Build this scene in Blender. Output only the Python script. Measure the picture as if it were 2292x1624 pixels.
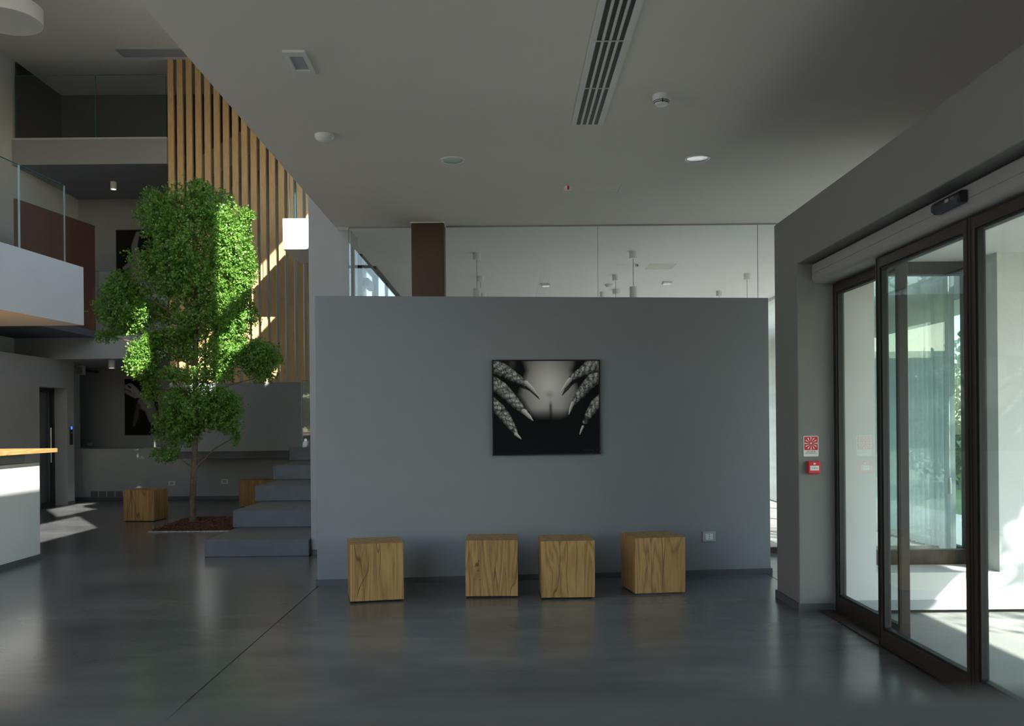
import bpy, bmesh, math, random
import numpy as np
from mathutils import Vector, Matrix

random.seed(7); rng = np.random.default_rng(7)
SC = bpy.context.scene
COL = SC.collection
for o in list(bpy.data.objects): bpy.data.objects.remove(o)

# ------------------------------------------------------------------ camera
FPX, VX, VY, ROLL, CAMZ = 2050.0, 1130.0, 945.0, 0.009, 1.37
cam_d = bpy.data.cameras.new('camera'); cam = bpy.data.objects.new('camera', cam_d); COL.objects.link(cam)
cam.location = (0, 0, CAMZ); cam.rotation_euler = (math.pi/2, ROLL, 0)
cam_d.sensor_width = 36; cam_d.lens = 36*FPX/2292
cam_d.shift_x = (1146-VX)/2292; cam_d.shift_y = (VY-812)/2292
cam_d.clip_start = 0.05; cam_d.clip_end = 300
cam_d.dof.use_dof = True; cam_d.dof.focus_distance = 8.2; cam_d.dof.aperture_fstop = 2.6
SC.camera = cam

# ------------------------------------------------------------------ world, sun, exposure
SUN = Vector((-1.0, 1.6, -1.07)).normalized()
w = bpy.data.worlds.new('sky'); SC.world = w; w.use_nodes = True
nt = w.node_tree; nt.nodes.clear()
sky = nt.nodes.new('ShaderNodeTexSky'); sky.sky_type = 'NISHITA'; sky.sun_disc = False
sky.sun_elevation = math.asin(-SUN.z); sky.sun_rotation = math.atan2(-SUN.x, -SUN.y)
sky.air_density = 1.2; sky.dust_density = 0.7; sky.ozone_density = 2.6
bg = nt.nodes.new('ShaderNodeBackground'); bg.inputs['Strength'].default_value = 0.85
wo = nt.nodes.new('ShaderNodeOutputWorld')
nt.links.new(sky.outputs[0], bg.inputs[0]); nt.links.new(bg.outputs[0], wo.inputs[0])
sun_d = bpy.data.lights.new('sun', 'SUN'); sun_d.energy = 30.0; sun_d.angle = 0.009; sun_d.color = (1.0, 0.95, 0.87)
sun = bpy.data.objects.new('sun', sun_d); COL.objects.link(sun)
sun.rotation_euler = SUN.to_track_quat('-Z', 'Y').to_euler(); sun.location = (20, -24, 22)
SC.view_settings.view_transform = 'Standard'; SC.view_settings.look = 'None'
SC.view_settings.gamma = 1.0; SC.view_settings.use_curve_mapping = False
SC.view_settings.exposure = -0.55
SC.cycles.use_denoising = True
SC.cycles.max_bounces = 10; SC.cycles.diffuse_bounces = 5; SC.cycles.glossy_bounces = 5
SC.cycles.transmission_bounces = 8; SC.cycles.transparent_max_bounces = 32
SC.cycles.sample_clamp_indirect = 6.0
SC.cycles.caustics_reflective = False; SC.cycles.caustics_refractive = False

# ------------------------------------------------------------------ pixel helpers (direction only)
def ray(px, py):
    u, v = px-VX, VY-py
    return ((u*math.cos(ROLL)+v*math.sin(ROLL))/FPX, (-u*math.sin(ROLL)+v*math.cos(ROLL))/FPX)
def on_z(px, py, z=0.0):
    a, b = ray(px, py); d = (z-CAMZ)/b; return (a*d, d)
def on_y(px, py, d):
    a, b = ray(px, py); return (a*d, CAMZ+b*d)
def on_x(px, py, x):
    a, b = ray(px, py); d = x/a; return (d, CAMZ+b*d)

# ------------------------------------------------------------------ materials
MATS = {}
def new_mat(name):
    m = bpy.data.materials.new(name); m.use_nodes = True
    nt = m.node_tree; nt.nodes.clear()
    out = nt.nodes.new('ShaderNodeOutputMaterial')
    MATS[name] = m
    return m, nt, out
def N(nt, t, **kw):
    n = nt.nodes.new(t)
    for k, v in kw.items():
        if k in n.inputs: n.inputs[k].default_value = v
        else: setattr(n, k, v)
    return n
def ramp(nt, stops):
    r = nt.nodes.new('ShaderNodeValToRGB'); e = r.color_ramp.elements
    while len(e) < len(stops): e.new(0.5)
    for i, (p, c) in enumerate(stops):
        e[i].position = p; e[i].color = (*c, 1) if len(c) == 3 else c
    return r
def plain(name, col, rough=0.5, metal=0.0, var=0.06, scale=3.0, bump=0.0, bscale=60, spec=0.5):
    m, nt, out = new_mat(name)
    b = N(nt, 'ShaderNodeBsdfPrincipled'); b.inputs['Roughness'].default_value = rough
    b.inputs['Metallic'].default_value = metal; b.inputs['Specular IOR Level'].default_value = spec
    tc = N(nt, 'ShaderNodeTexCoord'); no = N(nt, 'ShaderNodeTexNoise', Scale=scale, Detail=4.0)
    nt.links.new(tc.outputs['Object'], no.inputs['Vector'])
    lo = tuple(c*(1-var) for c in col); hi = tuple(min(1, c*(1+var)) for c in col)
    r = ramp(nt, [(0.3, lo), (0.7, hi)])
    nt.links.new(no.outputs['Fac'], r.inputs[0]); nt.links.new(r.outputs[0], b.inputs['Base Color'])
    if bump:
        n2 = N(nt, 'ShaderNodeTexNoise', Scale=bscale, Detail=3.0); bp = N(nt, 'ShaderNodeBump', Strength=bump, Distance=0.01)
        nt.links.new(tc.outputs['Object'], n2.inputs['Vector'])
        nt.links.new(n2.outputs['Fac'], bp.inputs['Height']); nt.links.new(bp.outputs[0], b.inputs['Normal'])
    nt.links.new(b.outputs[0], out.inputs[0])
    return m
def emit(name, col, strength):
    m, nt, out = new_mat(name)
    e = N(nt, 'ShaderNodeEmission', Strength=strength); e.inputs['Color'].default_value = (*col, 1)
    nt.links.new(e.outputs[0], out.inputs[0]); return m

plain('wall_grey', (0.26, 0.27, 0.285), 0.75, var=0.03, bump=0.05, bscale=120)
plain('wall_grey_light', (0.40, 0.405, 0.41), 0.75, var=0.03, bump=0.05, bscale=120)
plain('wall_pale', (0.62, 0.625, 0.635), 0.75, var=0.03)
plain('portal_grey', (0.22, 0.216, 0.21), 0.7, var=0.03, bump=0.04, bscale=120)
plain('white_paint', (0.78, 0.785, 0.79), 0.6, var=0.02)
plain('ceiling_paint', (0.77, 0.725, 0.665), 0.85, var=0.02, scale=1.2)
plain('ceiling_white', (0.80, 0.775, 0.73), 0.85, var=0.02, scale=1.2)
plain('dining_ceiling_lit', (0.87, 0.855, 0.82), 0.85, var=0.02, scale=1.2)  # ceiling paint made whiter, the dining room's extra light put into the colour
plain('dining_concrete', (0.46, 0.45, 0.44), 0.35, var=0.08, scale=1.5)
plain('exterior_white', (0.80, 0.80, 0.79), 0.85, var=0.03, bump=0.1, bscale=80)
plain('skirting', (0.10, 0.105, 0.11), 0.5, var=0.05)
plain('brown_frame', (0.030, 0.019, 0.015), 0.38, var=0.15, scale=8)
plain('dark_gasket', (0.012, 0.012, 0.014), 0.5)
plain('black_metal', (0.018, 0.018, 0.02), 0.4)
plain('black_plastic', (0.010, 0.011, 0.014), 0.28)
plain('white_plastic', (0.78, 0.78, 0.76), 0.4, var=0.02)
plain('grey_plastic', (0.42, 0.44, 0.46), 0.4, var=0.02)
plain('pelmet_grey', (0.30, 0.29, 0.285), 0.45, var=0.03)
plain('red_plastic', (0.62, 0.02, 0.03), 0.35, var=0.05)
plain('sign_red', (0.66, 0.012, 0.03), 0.45, var=0.02)
plain('print_black', (0.02, 0.02, 0.022), 0.6)
plain('print_grey', (0.35, 0.35, 0.35), 0.6)
plain('steel', (0.55, 0.56, 0.57), 0.3, metal=1.0)
plain('downlight_reflector', (0.55, 0.58, 0.57), 0.25, metal=0.6)
plain('near_grey', (0.22, 0.245, 0.24), 0.6, var=0.08, scale=6)
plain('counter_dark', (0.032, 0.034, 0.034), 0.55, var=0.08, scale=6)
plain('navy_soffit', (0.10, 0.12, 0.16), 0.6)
plain('terrace', (0.32, 0.315, 0.30), 0.8, var=0.08, scale=2.0, bump=0.15, bscale=50)
plain('bark', (0.15, 0.105, 0.075), 0.85, var=0.35, scale=20, bump=0.6, bscale=30)
plain('wood_knot', (0.16, 0.075, 0.025), 0.7, var=0.4, scale=60)
plain('wood_crack', (0.10, 0.045, 0.015), 0.8, var=0.2, scale=30)
plain('mulch', (0.135, 0.055, 0.03), 0.9, var=0.6, scale=40, bump=0.5)
plain('far_building', (0.09, 0.10, 0.11), 0.8)
plain('shutter_glass', (0.05, 0.06, 0.07), 0.2)
plain('glass_edge', (0.04, 0.20, 0.22), 0.15, var=0.05)
plain('glass_edge_light', (0.42, 0.60, 0.64), 0.2, var=0.05)
plain('gravel', (0.4, 0.4, 0.38), 0.9, var=0.4, scale=60)
emit('lamp_glow', (1.0, 0.93, 0.78), 6.0)
emit('lamp_soft', (1.0, 0.97, 0.9), 0.9)
emit('led_green', (0.1, 1.0, 0.1), 2.0)
emit('led_blue', (0.1, 0.2, 1.0), 2.0)

def concrete_floor():
    m, nt, out = new_mat('polished_concrete')
    b = N(nt, 'ShaderNodeBsdfPrincipled'); tc = N(nt, 'ShaderNodeTexCoord')
    mp = N(nt, 'ShaderNodeMapping'); mp.inputs['Scale'].default_value = (0.55, 1.3, 1.0)
    nt.links.new(tc.outputs['Object'], mp.inputs[0])
    n1 = N(nt, 'ShaderNodeTexNoise', Scale=0.9, Detail=8.0, Roughness=0.62); n2 = N(nt, 'ShaderNodeTexNoise', Scale=5.0, Detail=3.0, Roughness=0.5)
    for n in (n1, n2): nt.links.new(mp.outputs[0], n.inputs['Vector'])
    mx = N(nt, 'ShaderNodeMix'); mx.data_type = 'FLOAT'; mx.inputs[0].default_value = 0.2
    nt.links.new(n1.outputs['Fac'], mx.inputs[2]); nt.links.new(n2.outputs['Fac'], mx.inputs[3])
    r = ramp(nt, [(0.38, (0.100, 0.104, 0.110)), (0.5, (0.135, 0.140, 0.145)), (0.62, (0.180, 0.181, 0.182))])
    nt.links.new(mx.outputs[0], r.inputs[0]); nt.links.new(r.outputs[0], b.inputs['Base Color'])
    r2 = ramp(nt, [(0.3, (0.23,)*3), (0.7, (0.27,)*3)])
    b.inputs['Roughness'].default_value = 0.22
    b.inputs['Specular IOR Level'].default_value = 0.5
    bp = N(nt, 'ShaderNodeBump', Strength=0.002, Distance=0.02); nt.links.new(n2.outputs['Fac'], bp.inputs['Height'])
    nt.links.new(bp.outputs[0], b.inputs['Normal'])
    nt.links.new(b.outputs[0], out.inputs[0])
concrete_floor()
plain('step_concrete', (0.105, 0.115, 0.135), 0.5, var=0.15, scale=4)

def wood(name, light, mid, dark, cracks=True, along='Z', scale=1.0, rough=0.5):
    m, nt, out = new_mat(name)
    b = N(nt, 'ShaderNodeBsdfPrincipled', Roughness=rough); tc = N(nt, 'ShaderNodeTexCoord')
    oi = N(nt, 'ShaderNodeObjectInfo')
    off = N(nt, 'ShaderNodeVectorMath', operation='SCALE'); cmb = N(nt, 'ShaderNodeCombineXYZ')
    for i in range(3): nt.links.new(oi.outputs['Random'], cmb.inputs[i])
    off.inputs['Scale'].default_value = 17.0; nt.links.new(cmb.outputs[0], off.inputs[0])
    add = N(nt, 'ShaderNodeVectorMath', operation='ADD')
    nt.links.new(tc.outputs['Object'], add.inputs[0]); nt.links.new(off.outputs[0], add.inputs[1])
    mp = N(nt, 'ShaderNodeMapping')
    s = {'X': (0.10, 1, 1), 'Y': (1, 0.10, 1), 'Z': (1, 1, 0.10)}[along]
    mp.inputs['Scale'].default_value = tuple(v*scale for v in s); nt.links.new(add.outputs[0], mp.inputs[0])
    n1 = N(nt, 'ShaderNodeTexNoise', Scale=7.0, Detail=3.0, Distortion=0.6)
    n2 = N(nt, 'ShaderNodeTexNoise', Scale=70.0, Detail=4.0, Roughness=0.7)
    for n in (n1, n2): nt.links.new(mp.outputs[0], n.inputs['Vector'])
    ring = N(nt, 'ShaderNodeMath', operation='MULTIPLY'); ring.inputs[1].default_value = 9.0
    nt.links.new(n1.outputs['Fac'], ring.inputs[0])
    fr = N(nt, 'ShaderNodeMath', operation='FRACT'); nt.links.new(ring.outputs[0], fr.inputs[0])
    pp = N(nt, 'ShaderNodeMath', operation='PINGPONG'); pp.inputs[1].default_value = 0.5; nt.links.new(fr.outputs[0], pp.inputs[0])
    mx = N(nt, 'ShaderNodeMath', operation='ADD'); sc2 = N(nt, 'ShaderNodeMath', operation='MULTIPLY'); sc2.inputs[1].default_value = 0.55
    nt.links.new(pp.outputs[0], mx.inputs[0]); nt.links.new(n2.outputs['Fac'], sc2.inputs[0]); nt.links.new(sc2.outputs[0], mx.inputs[1])
    r = ramp(nt, [(0.18, dark), (0.5, mid), (0.85, light)])
    nt.links.new(mx.outputs[0], r.inputs[0])
    colout = r.outputs[0]
    if cracks:
        n3 = N(nt, 'ShaderNodeTexNoise', Scale=4.2, Detail=2.0, Distortion=0.25); nt.links.new(mp.outputs[0], n3.inputs['Vector'])
        sb = N(nt, 'ShaderNodeMath', operation='SUBTRACT'); sb.inputs[1].default_value = 0.5; nt.links.new(n3.outputs['Fac'], sb.inputs[0])
        ab = N(nt, 'ShaderNodeMath', operation='ABSOLUTE'); nt.links.new(sb.outputs[0], ab.inputs[0])
        rr = ramp(nt, [(0.0, (0.35, 0.35, 0.35)), (0.005, (1, 1, 1))]); nt.links.new(ab.outputs[0], rr.inputs[0])
        mm = N(nt, 'ShaderNodeMix'); mm.data_type = 'RGBA'; mm.blend_type = 'MULTIPLY'; mm.inputs[0].default_value = 1.0
        nt.links.new(r.outputs[0], mm.inputs[6]); nt.links.new(rr.outputs[0], mm.inputs[7])
        colout = mm.outputs[2]
        bp = N(nt, 'ShaderNodeBump', Strength=0.5, Distance=0.004); nt.links.new(rr.outputs[0], bp.inputs['Height'])
        nt.links.new(bp.outputs[0], b.inputs['Normal'])
    nt.links.new(colout, b.inputs['Base Color'])
    nt.links.new(b.outputs[0], out.inputs[0]); return m
wood('oak_block', (0.50, 0.30, 0.11), (0.40, 0.225, 0.075), (0.24, 0.12, 0.038))
wood('oak_slat', (0.66, 0.455, 0.235), (0.60, 0.40, 0.195), (0.51, 0.33, 0.15), cracks=False, scale=1.5)
wood('oak_top', (0.60, 0.36, 0.15), (0.50, 0.28, 0.10), (0.36, 0.19, 0.06), cracks=False, along='Y')

def corten(name, a, b_, c):
    m, nt, out = new_mat(name)
    b = N(nt, 'ShaderNodeBsdfPrincipled', Roughness=0.55); tc = N(nt, 'ShaderNodeTexCoord')
    mp = N(nt, 'ShaderNodeMapping'); mp.inputs['Scale'].default_value = (1, 1, 0.45); nt.links.new(tc.outputs['Object'], mp.inputs[0])
    n = N(nt, 'ShaderNodeTexNoise', Scale=1.6, Detail=7.0, Roughness=0.6, Distortion=0.8); nt.links.new(mp.outputs[0], n.inputs['Vector'])
    r = ramp(nt, [(0.35, a), (0.55, b_), (0.75, c)]); nt.links.new(n.outputs['Fac'], r.inputs[0])
    nt.links.new(r.outputs[0], b.inputs['Base Color']); nt.links.new(b.outputs[0], out.inputs[0])
corten('corten', (0.065, 0.024, 0.018), (0.10, 0.038, 0.027), (0.20, 0.085, 0.05))
corten('corten_column', (0.045, 0.020, 0.010), (0.070, 0.032, 0.014), (0.10, 0.047, 0.021))

def thin_glass(name, tint, ior=1.5, rough=0.0):
    m, nt, out = new_mat(name)
    t = N(nt, 'ShaderNodeBsdfTransparent'); t.inputs['Color'].default_value = (*tint, 1)
    g = N(nt, 'ShaderNodeBsdfGlossy', Roughness=rough); g.inputs['Color'].default_value = (1, 1, 1, 1)
    lw = N(nt, 'ShaderNodeLayerWeight', Blend=0.5); pw_ = N(nt, 'ShaderNodeMath', operation='POWER'); pw_.inputs[1].default_value = 5.0
    f = N(nt, 'ShaderNodeMath', operation='MULTIPLY_ADD'); f.inputs[1].default_value = 0.955; f.inputs[2].default_value = 0.045
    nt.links.new(lw.outputs['Facing'], pw_.inputs[0]); nt.links.new(pw_.outputs[0], f.inputs[0]); mx = N(nt, 'ShaderNodeMixShader')
    no = N(nt, 'ShaderNodeTexNoise', Scale=0.5); tc = N(nt, 'ShaderNodeTexCoord'); bp = N(nt, 'ShaderNodeBump', Strength=0.01, Distance=0.01)
    nt.links.new(tc.outputs['Object'], no.inputs['Vector']); nt.links.new(no.outputs['Fac'], bp.inputs['Height'])
    nt.links.new(bp.outputs[0], g.inputs['Normal'])
    nt.links.new(f.outputs[0], mx.inputs[0]); nt.links.new(t.outputs[0], mx.inputs[1]); nt.links.new(g.outputs[0], mx.inputs[2])
    nt.links.new(mx.outputs[0], out.inputs[0])
thin_glass('glass_clear', (0.975, 0.985, 0.985))
thin_glass('glass_rail', (0.96, 0.98, 0.98))
thin_glass('glass_door', (0.90, 0.955, 0.94))
thin_glass('glass_tint', (0.86, 0.945, 0.925))
thin_glass('glass_lamp', (0.7, 0.72, 0.72))

def leaf_mat(name, c1, c2, c3, trans=0.35, rough=0.35):
    m, nt, out = new_mat(name)
    tc = N(nt, 'ShaderNodeTexCoord'); n = N(nt, 'ShaderNodeTexNoise', Scale=9.0, Detail=2.0); nt.links.new(tc.outputs['Object'], n.inputs['Vector'])
    r = ramp(nt, [(0.3, c1), (0.5, c2), (0.72, c3)]); nt.links.new(n.outputs['Fac'], r.inputs[0])
    b = N(nt, 'ShaderNodeBsdfPrincipled', Roughness=rough); b.inputs['Specular IOR Level'].default_value = 0.5
    t = N(nt, 'ShaderNodeBsdfTranslucent'); mx = N(nt, 'ShaderNodeMixShader'); mx.inputs[0].default_value = trans
    nt.links.new(r.outputs[0], b.inputs['Base Color']); nt.links.new(r.outputs[0], t.inputs['Color'])
    nt.links.new(b.outputs[0], mx.inputs[1]); nt.links.new(t.outputs[0], mx.inputs[2]); nt.links.new(mx.outputs[0], out.inputs[0])
leaf_mat('leaf', (0.10, 0.24, 0.04), (0.17, 0.35, 0.06), (0.28, 0.45, 0.10), trans=0.4, rough=0.3)
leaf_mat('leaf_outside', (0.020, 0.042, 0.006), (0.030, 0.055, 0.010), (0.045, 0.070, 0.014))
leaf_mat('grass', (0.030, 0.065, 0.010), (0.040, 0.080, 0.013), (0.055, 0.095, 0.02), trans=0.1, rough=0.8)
leaf_mat('blind_fabric', (0.74, 0.75, 0.70), (0.80, 0.81, 0.76), (0.86, 0.87, 0.82), trans=0.55, rough=0.9)

def vcol_mat(name, rough):
    m, nt, out = new_mat(name)
    a = N(nt, 'ShaderNodeVertexColor'); a.layer_name = 'print'
    b = N(nt, 'ShaderNodeBsdfPrincipled', Roughness=rough); b.inputs['Specular IOR Level'].default_value = 0.12
    nt.links.new(a.outputs[0], b.inputs['Base Color']); nt.links.new(b.outputs[0], out.inputs[0])
vcol_mat('photo_print', 0.5)

# ------------------------------------------------------------------ mesh building
class MB:
    def __init__(self): self.v = []; self.f = []
    def _add(self, vs, fs):
        o = len(self.v); self.v += [tuple(p) for p in vs]; self.f += [tuple(i+o for i in f) for f in fs]; return self
    def box(self, x0, x1, y0, y1, z0, z1):
        x0, x1 = sorted((x0, x1)); y0, y1 = sorted((y0, y1)); z0, z1 = sorted((z0, z1))
        return self._add([(x0,y0,z0),(x1,y0,z0),(x1,y1,z0),(x0,y1,z0),(x0,y0,z1),(x1,y0,z1),(x1,y1,z1),(x0,y1,z1)],
                         [(0,3,2,1),(4,5,6,7),(0,1,5,4),(1,2,6,5),(2,3,7,6),(3,0,4,7)])
    def hexa(self, bottom, top):
        """bottom, top: four points each, counter-clockwise seen from above"""
        return self._add(list(bottom)+list(top), [(0,3,2,1),(4,5,6,7),(0,1,5,4),(1,2,6,5),(2,3,7,6),(3,0,4,7)])
    def prism(self, poly, z0, z1):
        n = len(poly)
        vs = [(x, y, z0) for x, y in poly]+[(x, y, z1) for x, y in poly]
        fs = [tuple(range(n-1, -1, -1)), tuple(range(n, 2*n))]+[(i, (i+1) % n, n+(i+1) % n, n+i) for i in range(n)]
        return self._add(vs, fs)
    def profile_y(self, poly, y0, y1):
        """poly in (x, z), extruded along y"""
        n = len(poly)
        vs = [(x, y0, z) for x, z in poly]+[(x, y1, z) for x, z in poly]
        fs = [tuple(range(n)), tuple(range(2*n-1, n-1, -1))]+[(i, n+i, n+(i+1) % n, (i+1) % n) for i in range(n)]
        return self._add(vs, fs)
    def lathe(self, prof, c=(0, 0, 0), seg=32, axis='z'):
        vs = []; fs = []
        for r, h in prof:
            for k in range(seg):
                a = 2*math.pi*k/seg; p = (r*math.cos(a), r*math.sin(a), h)
                if axis == 'y': p = (p[0], -p[2], p[1])
                vs.append((c[0]+p[0], c[1]+p[1], c[2]+p[2]))
        for i in range(len(prof)-1):
            for k in range(seg):
                k2 = (k+1) % seg
                fs.append((i*seg+k, i*seg+k2, (i+1)*seg+k2, (i+1)*seg+k))
        return self._add(vs, fs)
    def tube(self, pts, radii, seg=8):
        pts = [Vector(p) for p in pts]; n = len(pts); vs = []; fs = []
        for i, p in enumerate(pts):
            d = (pts[min(i+1, n-1)]-pts[max(i-1, 0)]).normalized()
            u = d.cross(Vector((0, 1, 0.2))).normalized(); v = d.cross(u)
            for k in range(seg):
                a = 2*math.pi*k/seg; vs.append(p+radii[i]*(math.cos(a)*u+math.sin(a)*v))
        for i in range(n-1):
            for k in range(seg):
                k2 = (k+1) % seg; fs.append((i*seg+k, i*seg+k2, (i+1)*seg+k2, (i+1)*seg+k))
        fs.append(tuple(range(seg-1, -1, -1))); fs.append(tuple((n-1)*seg+k for k in range(seg)))
        return self._add(vs, fs)
    def holes(self, axis, t0, t1, a0, a1, z0, z1, holes):
        """wall of thickness t0..t1 across `axis`, spanning a0..a1 and z0..z1, with rectangular holes (a0,a1,z0,z1)"""
        As = sorted({a0, a1, *[min(max(h[i], a0), a1) for h in holes for i in (0, 1)]}); Zs = sorted({z0, z1, *[min(max(h[i], z0), z1) for h in holes for i in (2, 3)]})
        for i in range(len(As)-1):
            run = None
            for j in range(len(Zs)-1):
                ca, cz = (As[i]+As[i+1])/2, (Zs[j]+Zs[j+1])/2
                solid = not any(h[0] < ca < h[1] and h[2] < cz < h[3] for h in holes)
                if solid and run is None: run = Zs[j]
                if run is not None and (not solid or j == len(Zs)-2):
                    top = Zs[j+1] if solid else Zs[j]
                    if axis == 'x': self.box(t0, t1, As[i], As[i+1], run, top)
                    else: self.box(As[i], As[i+1], t0, t1, run, top)
                    run = None
        return self
    def mesh(self, name):
        me = bpy.data.meshes.new(name); me.from_pydata(self.v, [], self.f); me.update(); return me
    def build(self, name, mat, parent=None, bevel=0.0, smooth=False, loc=None, rz=0.0):
        me = self.mesh(name); me.materials.append(MATS[mat])
        return link(name, me, parent, bevel, smooth, loc, rz)

def link(name, me, parent=None, bevel=0.0, smooth=False, loc=None, rz=0.0):
    o = bpy.data.objects.new(name, me); COL.objects.link(o)
    if parent is not None: o.parent = parent
    if loc is not None: o.location = loc
    o.rotation_euler.z = rz
    if smooth:
        for p in me.polygons: p.use_smooth = True
        try:
            md = None
            me.set_sharp_from_angle(angle=math.radians(35))
        except Exception: pass
    if bevel:
        b = o.modifiers.new('bevel', 'BEVEL'); b.width = bevel; b.segments = 2; b.limit_method = 'ANGLE'; b.angle_limit = math.radians(40)
    return o
def tag(o, label, cat, group=None):
    o['label'] = label; o['category'] = cat
    if group: o['group'] = group
    return o
def thing(name, label, cat, loc=(0, 0, 0), rz=0.0, group=None):
    o = bpy.data.objects.new(name, None); o.empty_display_size = 0.1; COL.objects.link(o)
    o.location = loc; o.rotation_euler.z = rz
    return tag(o, label, cat, group)
def struct(o): o['kind'] = 'structure'; return o
def empty_struct(name, loc=(0, 0, 0)):
    o = bpy.data.objects.new(name, None); o.empty_display_size = 0.1; COL.objects.link(o); o.location = loc
    o['kind'] = 'structure'; return o
def dup(src, parent, loc, rz=0.0, name=None):
    c = src.copy(); COL.objects.link(c); c.parent = parent; c.location = loc; c.rotation_euler.z = rz; return c

# key dimensions (metres)
CEIL = 3.40                     # lobby ceiling
EDGE = -1.73                    # lobby ceiling edge towards the atrium
DS = 15.5                       # plane of the slat screen
YF = -2.0                       # front facade behind the camera
ZT = on_y(376, 130, DS)[1]      # atrium ceiling
XL = -8.30                      # atrium left wall
YB = 17.9                       # back wall
XD = 2.10                       # inner face of the door portal
XB = 4.60                       # glass side of the dining room
Z1A, Z1B = 2.51, 2.90           # first floor slab
Z2A, Z2B = 5.80, 6.22           # second floor slab

# ================================================================== SETTING
# floor: polished concrete slabs with a saw-cut joint
fl = empty_struct('floor')
jx = -1.591
MB().box(XL-0.3, jx-0.004, YF-0.3, YB+0.3, -0.12, 0).build('concrete_slab', 'polished_concrete', fl)
MB().box(jx+0.004, 2.32, YF-0.3, 8.28, -0.12, 0).build('concrete_slab', 'polished_concrete', fl)
MB().box(jx+0.004, XB, 8.288, 9.43, -0.12, 0).build('concrete_slab', 'polished_concrete', fl)
MB().box(jx+0.004, XB, 9.43, YB+0.3, -0.12, 0).build('concrete_slab', 'dining_concrete', fl)
MB().box(2.328, XB, 7.0, 8.28, -0.12, 0).build('concrete_slab', 'polished_concrete', fl)
MB().box(XL-0.3, XB, YF-0.3, YB+0.3, -0.2, -0.125).build('floor_base', 'dark_gasket', fl)

# lobby ceiling and its roof
struct(MB().box(EDGE, 3.2, YF-0.3, 6.58, CEIL, 3.78).box(EDGE, XB+0.1, 6.58, 9.46, CEIL, 3.78).build('ceiling_lobby', 'ceiling_paint'))
struct(MB().box(EDGE, XB+0.1, 9.46, YB+0.3, CEIL, 3.78).build('ceiling_dining', 'dining_ceiling_lit'))
struct(MB().box(XL-0.3, EDGE+0.25, YF-0.3, YB+0.3, ZT, ZT+0.3).build('ceiling_atrium', 'ceiling_white'))
# unseen bulkhead over the lobby edge, windows added to place sun patches and fill
SUN_WIN = [(-1.5, 6.3, 4.05, 5.35), (-1.5, 1.5, 6.0, 7.3), (5.45, 7.4, 5.40, 6.45), (7.9, 8.45, 4.6, 4.95), (8.5, 10.4, 5.0, 6.75), (8.5, 9.55, 4.25, 4.95), (10.9, 13.2, 5.5, 6.85), (11.45, 12.2, 4.5, 4.85)]
struct(MB().holes('x', EDGE, EDGE+0.22, YF-0.3, YB+0.3, CEIL+0.002, ZT, SUN_WIN).build('wall_sun_openings', 'wall_grey_light'))
for i, (a0, a1, z0, z1) in enumerate(SUN_WIN):
    wn = empty_struct('window_%d' % (20+i), (EDGE+0.11, (a0+a1)/2, z0))
    f = MB(); w2, h = (a1-a0)/2, z1-z0
    f.box(-0.03, 0.03, -w2, w2, 0, 0.05).box(-0.03, 0.03, -w2, w2, h-0.05, h).box(-0.03, 0.03, -w2, -w2+0.05, 0.05, h-0.05).box(-0.03, 0.03, w2-0.05, w2, 0.05, h-0.05)
    f.build('window_frame', 'brown_frame', wn)
    MB().box(-0.005, 0.005, -w2+0.05, w2-0.05, 0.05, h-0.05).build('pane', 'glass_clear', wn)
# atrium left wall, thicker wall with a door at ground level
struct(MB().box(XL-0.3, XL, YF-0.3, YB+0.3, 0, ZT).build('wall_left', 'wall_pale'))
XW = -7.62
dy0, dy1, dz = 15.0, 15.95, 2.03
struct(MB().holes('x', XL+0.3, XW, 12.6, 16.2, 0, Z1A, [(dy0, dy1, 0, dz)]).box(XL, XL+0.3, 12.6, 16.2, 0, Z1A).build('wall_left_lower', 'wall_grey_light'))
d2 = empty_struct('door_2', (XW-0.25, (dy0+dy1)/2, 0))
hw = (dy1-dy0)/2
MB().box(-0.03, 0.03, -hw, -hw+0.06, 0, dz).box(-0.03, 0.03, hw-0.06, hw, 0, dz).box(-0.03, 0.03, -hw+0.06, hw-0.06, dz-0.06, dz).box(-0.03, 0.03, -hw+0.06, hw-0.06, 0, 0.06).build('door_frame', 'black_metal', d2)
MB().box(-0.006, 0.006, -hw+0.06, hw-0.06, 0.06, dz-0.06).build('pane', 'glass_clear', d2)
MB().box(-0.09, -0.08, -hw+0.02, hw-0.02, 0.02, dz-0.02).build('door_backing', 'shutter_glass', d2)
MB().tube([(0.05, 0.30, 0.75), (0.05, 0.30, 1.35)], [0.012, 0.012]).build('handle', 'steel', d2)
# back wall
struct(MB().holes('y', YB, YB+0.3, XL-0.3, XB+0.3, 0, ZT, [(-2.75, -1.85, 2.6, 5.0), (-1.3, 4.3, 0.5, 3.0)]).build('wall_back', 'wall_grey'))
wn = empty_struct('window_3', (-2.3, YB+0.15, 2.6))
MB().box(-0.45, 0.45, -0.03, 0.03, 0, 0.06).box(-0.45, 0.45, -0.03, 0.03, 2.34, 2.4).box(-0.45, -0.40, -0.03, 0.03, 0.06, 2.34).box(0.40, 0.45, -0.03, 0.03, 0.06, 2.34).box(-0.025, 0.025, -0.03, 0.03, 0.06, 2.34).build('window_frame', 'black_metal', wn)
MB().box(-0.40, -0.025, -0.005, 0.005, 0.06, 2.34).build('pane', 'glass_clear', wn)
MB().box(0.025, 0.40, -0.005, 0.005, 0.06, 2.34).build('pane', 'glass_clear', wn)
wn = empty_struct('window_4', (1.5, YB+0.15, 0.5))  # unseen window added to brighten the dining room ceiling
f = MB().box(-2.8, 2.8, -0.03, 0.03, 0, 0.06).box(-2.8, 2.8, -0.03, 0.03, 2.44, 2.5)
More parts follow.
